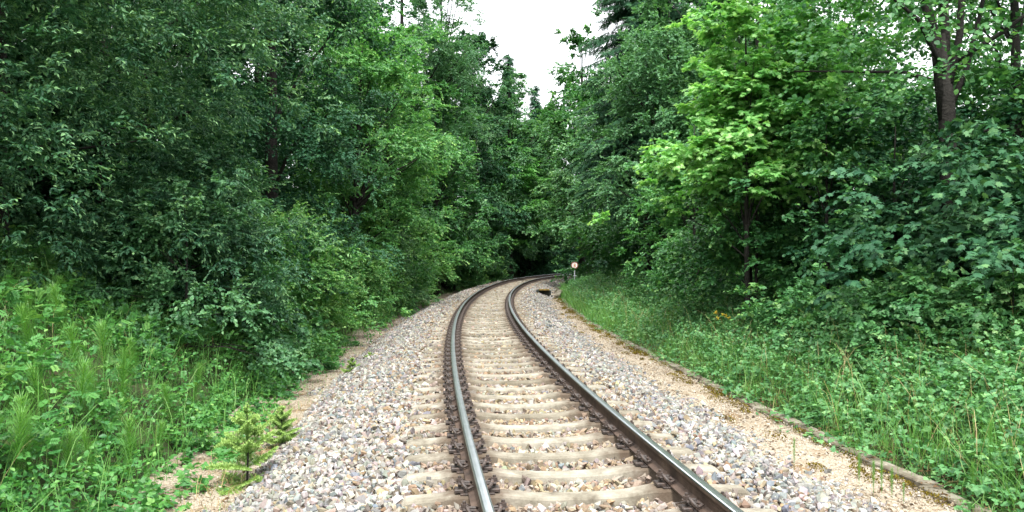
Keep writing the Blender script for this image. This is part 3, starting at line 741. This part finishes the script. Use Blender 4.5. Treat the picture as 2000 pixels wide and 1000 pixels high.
for px, lab in ((-2.95, 'thin white birch trunk left of centre, left one of the pair'), (-2.62, 'thin white birch trunk left of centre, right one of the pair')):
    tree('birch_tree', lab, 'tree', px, 57.4, 15, .9, .9, 'egg', 'ash', 'narrow', .18, 60, 8, 10, .8, z0=11, tb=.36, trunk=.11, nl=8, barkm='birch')
# --- right side, far to near
tree('oak_tree', 'open branched oak with sky showing through on the right of the gap', 'tree', 5.0, 57, 18.6, 2.3, 2.4, 'egg', 'mid', 'round', .18, 430, 8, 12, .95, z0=4, shell=.7, lump=.4, tb=.36, tip=.4, trunk=.24, nl=34)
tree('maple_tree', 'pale green tree below the open oak on the right of the bend', 'tree', 5.1, 49, 11.4, 2.3, 2.4, 'egg', 'pale', 'round', .16, 480, 9, 12, 1.0, z0=2.2, flat=.6, tb=.36, tip=.45, trunk=.18, nl=20)
tree('hazel_shrub', 'light green hazel reaching out over the right rail behind the round sign', 'shrub', 6.6, 54, 5.2, 1.9, 2.0, 'dome', 'bright', 'round', .14, 300, 9, 11, .9, z0=.2, flat=.6, tb=.28, tip=.4, trunk=.1, nl=12)
tree('hazel_shrub', 'spreading hazel with low branches just right of the round sign', 'shrub', 6.7, 40.5, 6.2, 1.6, 1.7, 'egg', 'mid', 'ovate', .125, 330, 9, 11, .95, z0=.2, flat=.5, droop=.2, tb=.34, tip=.45, trunk=.1, nl=16)
spruce('tall hanging spruce on the right with its top out of the picture', 5.4, 31, 25, 3.0, z0=3.6, tiers=60, ls=.62, per=14)
tree('apple_tree', 'grey green tree with small round leaves right of the tall spruce', 'tree', 5.15, 26, 9.9, 2.0, 1.9, 'egg', 'pale', 'round', .09, 640, 9, 13, .7, z0=2.5, shell=.5, lump=.3, tb=.22, tip=.4, trunk=.13, nl=24)
tree('maple_tree', 'young maple with drooping light layers at the right of the bend', 'tree', 4.7, 20.7, 5.3, 1.15, 1.2, 'cone', 'bright', 'maple', .12, 110, 7, 9, .65, z0=1.0, flat=.3, droop=.22, tb=.34, tip=.5, trunk=.06, nl=14)
tree('hazel_shrub', 'rounded bright green shrub behind the right grass verge', 'shrub', 5.3, 22.8, 4.3, 1.5, 1.5, 'dome', 'bright', 'ovate', .08, 330, 9, 12, .6, z0=.0, tb=.26, tip=.4, trunk=.06, nl=14)
tree('maple_tree', 'young maple glowing yellow green above the dark shrubs on the right', 'tree', 4.5, 15.2, 7.3, 1.15, 1.1, 'cone', 'lime', 'maple', .115, 330, 7, 10, .6, z0=2.7, shell=.6, flat=.35, droop=.15, tb=.52, tip=.5, trunk=.06, nl=16)
tree('maple_tree', 'second light green maple close behind the glowing one', 'tree', 5.75, 15.6, 6.7, 1.2, 1.0, 'cone', 'lime', 'maple', .11, 240, 7, 10, .6, z0=2.9, shell=.6, flat=.4, droop=.15, tb=.30, tip=.45, trunk=.05, nl=12)
tree('hazel_shrub', 'mid green hazel with broad leaves left of the glowing maple foot', 'shrub', 5.2, 17.4, 4.2, 1.35, 1.3, 'dome', 'mid', 'orb', .085, 230, 8, 11, .6, z0=.0, tb=.34, tip=.45, trunk=.06, nl=14)
tree('hazel_shrub', 'dark hazel with pale round leaves under the glowing maple', 'shrub', 5.65, 14.3, 3.9, 1.35, 1.2, 'dome', 'mid', 'orb', .085, 210, 8, 11, .6, z0=-.1, flat=.6, tb=.28, tip=.5, trunk=.06, nl=14)
tree('hazel_shrub', 'broad dark hazel in front of the thick forked trunk', 'shrub', 6.5, 13.6, 3.5, 1.2, 1.2, 'dome', 'dark', 'orb', .09, 210, 8, 11, .65, z0=-.1, flat=.6, tb=.34, tip=.5, trunk=.06, nl=14)
tree('sycamore_shrub', 'drooping dark sycamore with large lobed leaves at the right edge', 'shrub', 7.3, 10.9, 2.85, 1.9, 1.4, 'dome', 'dark', 'maple', .115, 260, 7, 8, .8, z0=1.0, shell=.35, flat=.4, droop=.3, tb=.42, tip=.3, trunk=.07, nl=14)
tree('hazel_shrub', 'mid green hazel hiding the stem foot of the glowing maple', 'shrub', 4.85, 15.9, 3.7, 1.05, 1.0, 'dome', 'mid', 'orb', .08, 230, 8, 11, .55, z0=-.1, tb=.36, tip=.45, trunk=.05, nl=10)
def big_tree():
    x, y = 7.35, 13.4
    root = thing('forked_tree', 'big dark tree on the right whose thick trunk forks into several stems', 'tree', (x, y, gz1(x, y)))
    b = MB()
    b.tube([(0, 0, -.4), (.02, 0, .8), (-.03, 0, 2.2), (-.06, .02, 3.6), (-.12, .02, 4.75)], [.20, .15, .135, .13, .05], 12)
    stems = [[(-.10, .02, 3.3), (-.25, .05, 4.8), (-.55, .1, 5.8), (-.8, .2, 7.5), (-1.1, .3, 9.5)], [(-.06, 0, 3.4), (-.08, .05, 5.2), (-.15, 0, 7), (-.2, 0, 10)],
             [(-.08, 0, 3.7), (.12, -.05, 4.7), (.18, -.1, 6.2), (.3, -.1, 9)], [(-.05, 0, 3.4), (.3, .05, 4.2), (.6, .15, 5.2), (1.0, .3, 7.5)],
             [(.1, 0, 4.3), (.8, -.15, 4.75), (1.6, -.4, 5.4), (2.6, -.7, 6.2)], [(-.05, 0, 4.0), (-.7, -.3, 4.9), (-1.5, -.7, 5.3), (-2.6, -1.0, 5.5)],
             [(-.05, 0, 3.0), (.5, -.2, 3.1), (.9, -.4, 2.7), (1.1, -.5, 1.9)], [(-.05, 0, 3.9), (-.6, .4, 4.2), (-1.4, .8, 4.3), (-2.2, 1.2, 4.4)]]
    for st, r in zip(stems, (.095, .09, .075, .06, .045, .042, .03, .04)):
        b.tube(st, np.linspace(r, r*.35, len(st)), 8)
    b.build('trunk', M['bark'], root, True)
    fo = Fol()
    P, O = envelope(330, 11, 3.0, 3.6, 3.0, 'egg', .75, .35)
    P[:, 2] += .2
    m = ~((np.abs(P[:, 0]) < .45) & (P[:, 2] < 6.0) & (P[:, 1] < .6) & (P[:, 2] > 2.6)); P, O = P[m], O[m]
    fo.spray(P, O, .85*rng.uniform(.7, 1.2, len(P)), 7, 10, 'orb', .10, .45, .2, .8, .8, .35, .35, .14, .15, .2)
    fo.build('crown', M['mid'], root)
big_tree()
tree('ash_tree', 'straight dark stem at the right edge of the photo', 'tree', 9.0, 14.3, 11, 1.8, 1.8, 'egg', 'mid', 'ovate', .10, 130, 7, 10, .8, z0=3.2, shell=.8, tb=.34, trunk=.13, nl=14)
# --- forest behind both sides: a few kinds, copied
BK = 'trees of the forest behind the trackside'
b1 = tree('forest_tree', 'dense dark tree of the forest behind the trackside', 'tree', -11.5, 25, 15, 3.4, 3.2, 'egg', 'dark', 'round', .17, 420, 9, 11, 1.2, z0=.8, shell=.55, tb=.3, tip=.35, trunk=.22, nl=16, group=BK)
b2 = tree('forest_tree', 'dense dark tree of the forest behind the trackside', 'tree', -14, 15, 13, 3.6, 3.4, 'round', 'dark', 'round', .16, 420, 9, 11, 1.2, z0=.0, shell=.55, tb=.28, tip=.35, trunk=.22, nl=16, group=BK)
b3 = tree('forest_tree', 'dense dark tree of the forest behind the trackside', 'tree', 12, 30, 13, 3.2, 3.2, 'egg', 'mid', 'round', .17, 420, 9, 11, 1.2, z0=.3, shell=.55, tb=.26, tip=.35, trunk=.22, nl=16, group=BK)
b4 = tree('hazel_shrub', 'dark understorey hazel in the shade behind the trackside', 'shrub', 10.5, 19, 4.4, 2.3, 2.0, 'dome', 'dark', 'orb', .11, 260, 8, 11, .8, z0=-.1, tb=.3, tip=.35, trunk=.07, nl=12, group='understorey shrubs behind the trackside')
def put(src, lst, sink=0):
    for i, (x, y, sc) in enumerate(lst):
        c = copy_tree(src); c.location = (x, y, gz1(x, y) - sink); c.rotation_euler.z = i*1.9 + x; c.scale = (sc, sc, sc*(.92 + .16*((i*7) % 5)/4))
put(b1, [(-8.5, 36, 1.05), (-11, 49, 1.2), (-5, 62, 1.1), (-10, 62, 1.15), (-3, 80, 1.2), (-13, 34, 1), (9.5, 62, 1.0), (14, 70, 1.1), (-16, 25, 1.1), (16, 96, 1.2), (-2, 98, 1.3)])
put(b2, [(-12.5, 7, 1.0), (-17, 11, 1), (-13.2, 13, .8), (-15, 20, 1.1), (-9, 28, .8), (-7.8, 41, .8), (-18, 40, 1.2), (-17, 3, 1.0), (10, 48, .9), (-6, 53, .8), (-20, 26, 1.1)])
put(b3, [(8.6, 28, 1.0), (7.6, 36, 1.15), (9.2, 38, 1.0), (14, 40, 1.1), (8.8, 52, 1.0), (10.5, 25, .75), (17, 32, 1), (19, 50, 1.2), (9.8, 67, 1.1), (9, 30, .8), (20, 24, .8)])
put(b4, [(-10, 16, 1), (-13, 19, 1.2), (-16, 24, 1.3), (-20, 30, 1.5), (-12, 23, 1.1), (-18, 18, 1.3), (-22, 22, 1.4), (-15, 12, 1.1), (-12, 9.5, 1), (-8.5, 16.5, .9), (-8, 23, 1), (-24, 16, 1.4), (-19, 12, 1.2), (-11, 33, 1.2), (9.5, 15.5, 1), (12.5, 16, 1.1), (9.6, 12.2, .95), (12, 11, 1), (14, 20, 1.2), (8.2, 22, 1.0), (7.5, 26, 1.1), (16, 14, 1.2), (7.6, 18.2, 1.0), (12.5, 24, 1.3), (18, 20, 1.4), (7.5, 33, 1.2), (10.8, 8.0, .9), (14, 6, 1)])

rng = np.random.default_rng(77)
# ------------------------------------------------------------------ low vegetation
def scatter(n, s0, s1, o0, o1, pw=1.6, edge=0):
    s = s0 + (s1 - s0)*rng.random(n)**pw; o = rng.uniform(o0, o1, n)
    if edge: o = o + edge*np.sin(s*1.9)*.5 + edge*np.sin(s*4.7 + 1)*.4
    if o0 > 4: o = o - 4.12 + kerb_o(s)
    x, y = tp(s, o); x = np.asarray(x); y = np.asarray(y)
    return s, o, np.stack([x, y, gz(x, y)], 1)
UP = np.array([0, 0, 1.])
def cover(P, h, size, T, Mn, tpl, ls, fo, **kw):
    n = len(P); C = P.copy(); C[:, 2] += h
    O = nrm(np.array([0, 0, 1.]) + .55*rng.standard_normal((n, 3)))
    fo.spray(C, O, size, T, Mn, tpl, ls, **kw)
def grass(fo, P, lmin, lmax, w, spread=.28, bend=.5, tb=.35, tj=.16):
    n = len(P); D = nrm(UP + spread*rng.standard_normal((n, 3)))
    L = rng.uniform(lmin, lmax, n)
    bv = rng.standard_normal((n, 3))*(L*bend*.5)[:, None]; bv[:, 2] = -np.abs(rng.standard_normal(n))*L*bend*.35
    fo.blades(P - UP*.03, D, L, w*rng.uniform(.6, 1.3, n), bv, (tb + tj*rng.standard_normal(n)).clip(0, 1))
# left bank: weeds and grass
fo = Fol()
s, o, P = scatter(1500, -29, -8, -8.4, -2.85, 1.3)
cover(P, .12 + .35*rng.random(len(P)), .34, 6, 7, 'ovate', .062, fo, flat=.7, droop=.2, tb=.30, tip=.4)
s, o, P = scatter(650, -29, -10, -8.0, -3.5, 1.3)
cover(P, .25 + .35*rng.random(len(P)), .38, 4, 6, 'pinnate', .15, fo, flat=.7, droop=.25, tb=.36, tip=.4)
s, o, P = scatter(420, -28, -8, -3.5, -2.45, 1.2, .16)
cover(P, .05 + .1*rng.random(len(P)), .24, 5, 6, 'tri', .11, fo, flat=.6, droop=.2, tb=.34, tip=.35)
tag(fo.build('weed_cover', M['weed']), None, None, kind='stuff')
fo = Fol()
s, o, P = scatter(15000, -29, -6, -8.8, -2.9, 1.4)
grass(fo, P, .4, 1.05, .006, tb=.40)
s, o, P = scatter(2600, -14, 34, -3.3, -2.85, 1.0, .2)
grass(fo, P, .12, .4, .007, tb=.3)
s, o, P = scatter(1200, -27, -8, -2.75, -2.0, 1.0, .2)
grass(fo, P, .08, .28, .005, tb=.4)
# right verge
s, o, P = scatter(30000, -28, 14, 4.42, 7.2, 1.25, .10)
P[:, 2] -= .02
grass(fo, P, .25, .85, .0055, tb=.5)
s, o, P = scatter(9000, -28, 12, 4.1, 4.6, 1.2, .12)
m = np.sin(s*2.3) + np.sin(s*5.9 + 1) + .8*rng.standard_normal(len(s)) > .3
P = P[m]; P[:, 2] += .03
grass(fo, P, .12, .42, .005, .45, .8, tb=.45)
s, o, P = scatter(20000, -8, 26, 4.25, 8.0, 1.1, .10)
grass(fo, P, .35, .85, .011, tb=.42)
tag(fo.build('grass', M['grass']), None, None, kind='stuff')
fo = Fol()
s, o, P = scatter(1100, -27, -17, -2.55, -2.05, 1.0, .12)
grass(fo, P, .15, .38, .006, .5, .8)
s, o, P = scatter(2500, -28, 8, 4.28, 4.75, 1.2, .10)
grass(fo, P, .12, .4, .004, .6, .8)
s, o, P = scatter(1800, -27, 8, 4.5, 7.0, 1.2, .10)
grass(fo, P, .6, 1.2, .004, .25, .5, .6)
s, o, P = scatter(160, -28, -12, -7, -3.4, 1.2)
grass(fo, P, .6, 1.0, .004, .25, .5, .6)
tag(fo.build('dry_grass', M['dry']), None, None, kind='stuff')
# bramble thicket on the right verge
fo = Fol()
s, o, P = scatter(2500, -28, -2, 4.3, 8.0, 1.25, .12)
hh = np.interp(o, [4.2, 5.1, 7.2], [.04, .34, .62])*rng.uniform(.5, 1.3, len(P))
cover(P, hh, .40, 5, 7, 'tri', .105, fo, flat=.65, droop=.28, tb=.32, tip=.4)
s, o, P = scatter(1700, -28, 6, 4.5, 8.0, 1.2, .12)
cover(P, .15 + .45*rng.random(len(P)), .34, 5, 8, 'ovate', .06, fo, flat=.8, droop=.2, tb=.36, tip=.4)
s, o, P = scatter(800, -5, 24, 4.6, 7.8, 1.0, .12)
cover(P, .15 + .5*rng.random(len(P)), .4, 5, 8, 'ovate', .08, fo, flat=.8, droop=.2, tb=.30, tip=.4)
tag(fo.build('bramble_cover', M['bramble']), None, None, kind='stuff')
# moss along the kerb
fo = Fol()
cs = rng.uniform(-26, 10, 150); co_ = np.array([float(kerb_o(q)) for q in cs]) - rng.exponential(.16, 150) + .02
Ps = []
for q, c in zip(cs, co_):
    n = 130; r = rng.uniform(.05, .20)
    a = rng.uniform(0, TAU, n); rr = r*np.sqrt(rng.random(n))
    x, y = tp(q + 2.0*rr*np.cos(a), c + rr*np.sin(a)*.8)
    Ps.append(np.stack([x, y, -.300 + .05*(1 - (rr/r)**2)*rng.random(n)], 1))
P = np.concatenate(Ps); n = len(P)
fo.put('kite', P, nrm(np.array([0, 0, .8]) + .7*rng.standard_normal((n, 3))), rng.standard_normal((n, 3)), rng.uniform(.012, .03, n), rng.uniform(.0, 1, n))
tag(fo.build('moss', M['moss']), None, None, kind='stuff')
# dead leaves and twigs along the kerb and the left gravel strip
fo = Fol()
for lo, hi, s0, s1, n, z0 in ((3.1, 4.25, -27, 6, 800, -.293), (-2.9, -2.0, -27, 0, 260, -.49), (4.05, 4.5, -27, 6, 900, -.24)):
    s = s0 + (s1 - s0)*rng.random(n)**1.4; o = hi - (hi - lo)*rng.random(n)**1.5
    if lo > 3: o = o - 4.12 + kerb_o(s)
    x, y = tp(s, o); P = np.stack([x, y, z0 + .03*rng.random(n)], 1)
    fo.put('kite', P, nrm(rng.standard_normal((n, 3))*np.array([1, 1, .25])), UP + .3*rng.standard_normal((n, 3)), rng.uniform(.025, .06, n), .5*rng.random(n))
    m = n//8; fo.blades(P[:m], nrm(rng.standard_normal((m, 3))*np.array([1, 1, .08])), rng.uniform(.12, .45, m), np.full(m, .004), .04*rng.standard_normal((m, 3)), .25*rng.random(m))
tag(fo.build('leaf_litter', M['litter']), None, None, kind='stuff')
# taller bramble bushes at the back of the right verge
for x, y, h, r, lab in ((6.2, 9.9, 1.45, .62, 'tall bramble bush with upright sprays under the drooping sycamore'), (7.0, 9.1, 1.25, .7, 'bramble bush at the right edge of the photo below the sycamore'),
                        (5.35, 10.9, 1.1, .6, 'bramble bush in front of the dark hazel shrubs'), (4.9, 12.6, 1.1, .65, 'small bramble bush at the foot of the mid green hazel')):
    tree('bramble_bush', lab, 'bush', x, y, h, r, r, 'dome', 'bramble', 'tri', .12, 46, 5, 8, .5, z0=.1, flat=1.0, droop=.2, tb=.30, tip=.5, trunk=.012, nl=14)

# horsetails: a ringed stem with whorls of needle-thin branches
def horsetail(h, r, seed):
    root = thing('horsetail', 'feathery green horsetail standing in the weeds of the left bank', 'plant', group='horsetails on the left bank')
    fo = Fol(); k = int(h/.028)
    for i in range(k):
        t = i/k; z = h*(.12 + .88*t); m = 13
        a = rng.uniform(0, TAU) + TAU*np.arange(m)/m
        L = np.maximum(.035, r*np.sin(np.pi*(.12 + .86*(1 - t)))**.8)*rng.uniform(.75, 1.1, m)
        P = np.tile([0, 0, z], (m, 1)) + .0
        D = nrm(np.stack([np.cos(a), np.sin(a), np.full(m, .55 + .5*t)], 1))
        bv = np.zeros((m, 3)); bv[:, 2] = .10*L
        fo.blades(P, D, L, np.full(m, .0042), bv, rng.uniform(.35, .8, m) + .2*t)
    b = MB(); b.tube([(0, 0, -.1), (.005, 0, h*.5), (0, .01, h)], [.005, .004, .002], 5)
    b.build('stem', M['horsetail'], root); fo.build('branches', M['horsetail'], root)
    return root
hts = [horsetail(.66, .19, 1), horsetail(.55, .17, 2), horsetail(.74, .20, 3)]
spots = []
rr = random.Random(5)
for px, D in ((60, 6.6), (120, 6.9), (185, 7.2), (25, 6.4), (95, 7.6), (180, 8.2), (160, 8.8), (250, 7.6), (75, 8.6), (210, 9.4), (300, 8.4), (130, 9.8), (340, 9.6), (40, 9.2), (270, 10.2), (150, 7.9), (15, 7.4), (235, 8.8), (375, 10.6), (105, 10.4)):
    spots.append(((px - 1000)/1562*D, D))
for i, (x, y) in enumerate(spots):
    o = hts[i] if i < 3 else copy_tree(hts[i % 3])
    o.location = (x, y, gz1(x, y)); o.rotation_euler = (rr.uniform(-.2, .2), rr.uniform(-.2, .2), rr.uniform(0, 6)); q = rr.uniform(.75, 1.25); o.scale = (q, q, q)
for i, (px, D, q) in enumerate(((1678, 7.0, .40), (1706, 6.75, .48), (1722, 6.7, .40), (1742, 6.6, .38), (1765, 6.5, .30), (1551, 7.6, .36), (1822, 7.3, .42), (1900, 6.6, .6), (1935, 6.8, .7), (1975, 6.5, .7), (1955, 7.1, .65))):
    x = (px - 1000)/1562*D
    o = copy_tree(hts[i % 3], 'small green horsetail shoot near the kerb in the right foreground'); o['group'] = 'horsetail shoots by the right gravel path'
    s_, o_ = so(x, D); z = -.30 if o_[0] < 4.1 else gz1(x, D)
    o.location = (x, D, z); o.rotation_euler = (0, 0, i); o.scale = (q*.5, q*.5, q*1.1)

# young spruces by the left gravel strip
def young_spruce(label, x, y, h, r, tiers, seed):
    root = thing('young_spruce', label, 'sapling', (x, y, gz1(x, y) + .02))
    fo = Fol(); b = MB()
    b.tube([(0, 0, -.1), (.012, 0, h*.4), (-.006, .01, h*.7), (.01, 0, h)], [.013, .010, .007, .003], 6)
    def shoot(p, d, L, k):
        t = np.linspace(.03, 1, k); m = 7
        P = np.repeat(p + d*(L*t)[:, None], m, 0); n = len(P)
        a = rng.uniform(0, TAU, n); u = nrm(np.cross(d, UP + .01)); v = np.cross(u, d)
        D = nrm(d*.55 + np.cos(a)[:, None]*u + np.sin(a)[:, None]*v)
        S = np.full(n, .03)*rng.uniform(.8, 1.2, n)*np.repeat(1 - .3*t, m)
        fo.blades(P, D, S, np.full(n, .006), np.zeros((n, 3)), (.35 + .35*np.repeat(t, m) + .12*rng.standard_normal(n)).clip(0, 1))
    for i in range(tiers):
        t = i/(tiers - 1); z = h*(.06 + .86*t); L0 = r*rng.uniform(.88, 1.12)*(1 - t)**.75*(1 if i else .85) + .06
        nb = 6 if i < tiers - 1 else 5
        for a in rng.uniform(0, TAU) + TAU*np.arange(nb)/nb + .2*rng.standard_normal(nb):
            L = L0*rng.uniform(.7, 1.1); d = nrm(np.array([math.cos(a), math.sin(a), .2 + .6*t + .3*rng.standard_normal()]))
            p0 = np.array([0, 0, z + rng.uniform(-.03, .03)])
            shoot(p0, d, L, max(8, int(L/.009)))
            for f in np.arange(.25, .95, .15):
                if L*(1 - f) < .04: continue
                for q in (-1, 1):
                    an = a + q*.85; dd = nrm(np.array([math.cos(an), math.sin(an), .05 + .4*t]))
                    shoot(p0 + d*L*f, dd, L*(1 - f)*.62, max(5, int(L*(1 - f)*.62/.010)))
    shoot(np.array([0, 0, h*.85]), UP, h*.17, 14)
    b.build('stem', M['bark'], root); fo.build('foliage', M['young'], root)
for lab, px, D, h, r, ti, sd in (('young light green spruce standing beside the left ballast edge', 482, 7.9, .80, .44, 6, 1), ('small bushy spruce just behind the taller young spruce', 550, 9.3, .52, .26, 6, 2),
                            ('tiny spruce seedling farther up the left gravel strip', 688, 14.6, .42, .20, 5, 3), ('low round spruce seedling at the far end of the left gravel strip', 722, 16.0, .36, .24, 5, 4)):
    young_spruce(lab, (px - 1000)/1562*D, D, h, r, ti, sd)
# yellow flower heads in the right verge
fp = thing('ragwort', 'small plant with yellow flower heads among the brambles of the right verge', 'plant', (float(tp(-14.5, 5.0)[0]), float(tp(-14.5, 5.0)[1]), 0))
fp.location.z = gz1(fp.location.x, fp.location.y)
b = MB(); pts = []
for k in range(5):
    a = TAU*k/5; e = np.array([.12*math.cos(a), .12*math.sin(a), .62 + .05*(k % 3)]); b.tube([(0, 0, 0), e*.5*np.array([.4, .4, 1]), e], .003, 4); pts.append(e)
for e in pts:
    fo = Fol(); n = 26; fo.put('kite', e + .015*rng.standard_normal((n, 3)), nrm(rng.standard_normal((n, 3)) + UP), UP + .3*rng.standard_normal((n, 3)), np.full(n, .02), rng.random(n))
    fo.build('flower_head', M['flower'], fp)
b.build('stem', M['horsetail'], fp)
# ------------------------------------------------------------------ world, sun, camera
SUN_EL, SUN_AZ = R(58), R(178)              # azimuth clockwise from +Y: light comes down the open corridor
w = bpy.data.worlds.new('World'); scene.world = w; w.use_nodes = True
nt = w.node_tree; nt.nodes.clear()
out = nt.nodes.new('ShaderNodeOutputWorld'); bg = nt.nodes.new('ShaderNodeBackground')
sky = nt.nodes.new('ShaderNodeTexSky'); sky.sky_type = 'NISHITA'; sky.sun_disc = False
sky.sun_elevation = SUN_EL; sky.sun_rotation = SUN_AZ; sky.air_density = 1.0; sky.dust_density = 3.0
tc = nt.nodes.new('ShaderNodeTexCoord'); sp = nt.nodes.new('ShaderNodeSeparateXYZ')
nt.links.new(tc.outputs['Generated'], sp.inputs[0])
cl = ramp(nt, sp.outputs[2], [(0.0, (.34, .345, .35)), (.3, (.52, .525, .53)), (.6, (.8, .805, .81)), (1.0, (1.0, 1.0, 1.01))])      # bright overcast layer
sc_ = N(nt, 'ShaderNodeVectorMath', operation='SCALE'); sc_.inputs['Scale'].default_value = 13.0
nt.links.new(cl, sc_.inputs[0])
mx = N(nt, 'ShaderNodeMixRGB'); mx.inputs[0].default_value = .86
nt.links.new(sky.outputs[0], mx.inputs[1]); nt.links.new(sc_.outputs[0], mx.inputs[2])
nt.links.new(mx.outputs[0], bg.inputs[0]); bg.inputs[1].default_value = .1
nt.links.new(bg.outputs[0], out.inputs[0])
ld = bpy.data.lights.new('sun', 'SUN'); ld.energy = 1.5; ld.angle = R(11); ld.color = (1, .965, .91)
lo_ = bpy.data.objects.new('sun', ld); COL.objects.link(lo_)
from mathutils import Vector
dv = Vector((math.sin(SUN_AZ)*math.cos(SUN_EL), math.cos(SUN_AZ)*math.cos(SUN_EL), math.sin(SUN_EL)))
lo_.rotation_euler = dv.to_track_quat('Z', 'Y').to_euler(); lo_.location = (0, 0, 40)

cam = bpy.data.cameras.new('camera'); co = bpy.data.objects.new('camera', cam); COL.objects.link(co)
co.location = (0, 0, 1.73); co.rotation_euler = (R(90), 0, 0)
cam.sensor_width = 36; cam.lens = 1562/2000*36; cam.clip_end = 2000; cam.clip_start = .05
scene.camera = co
scene.view_settings.view_transform = 'Standard'; scene.view_settings.look = 'None'
scene.view_settings.gamma = 1; scene.view_settings.use_curve_mapping = False
scene.view_settings.exposure = 2.1
cy_ = scene.cycles
cy_.max_bounces = 5; cy_.diffuse_bounces = 2; cy_.transmission_bounces = 3; cy_.transparent_max_bounces = 4; cy_.glossy_bounces = 2
cy_.caustics_reflective = False; cy_.caustics_refractive = False
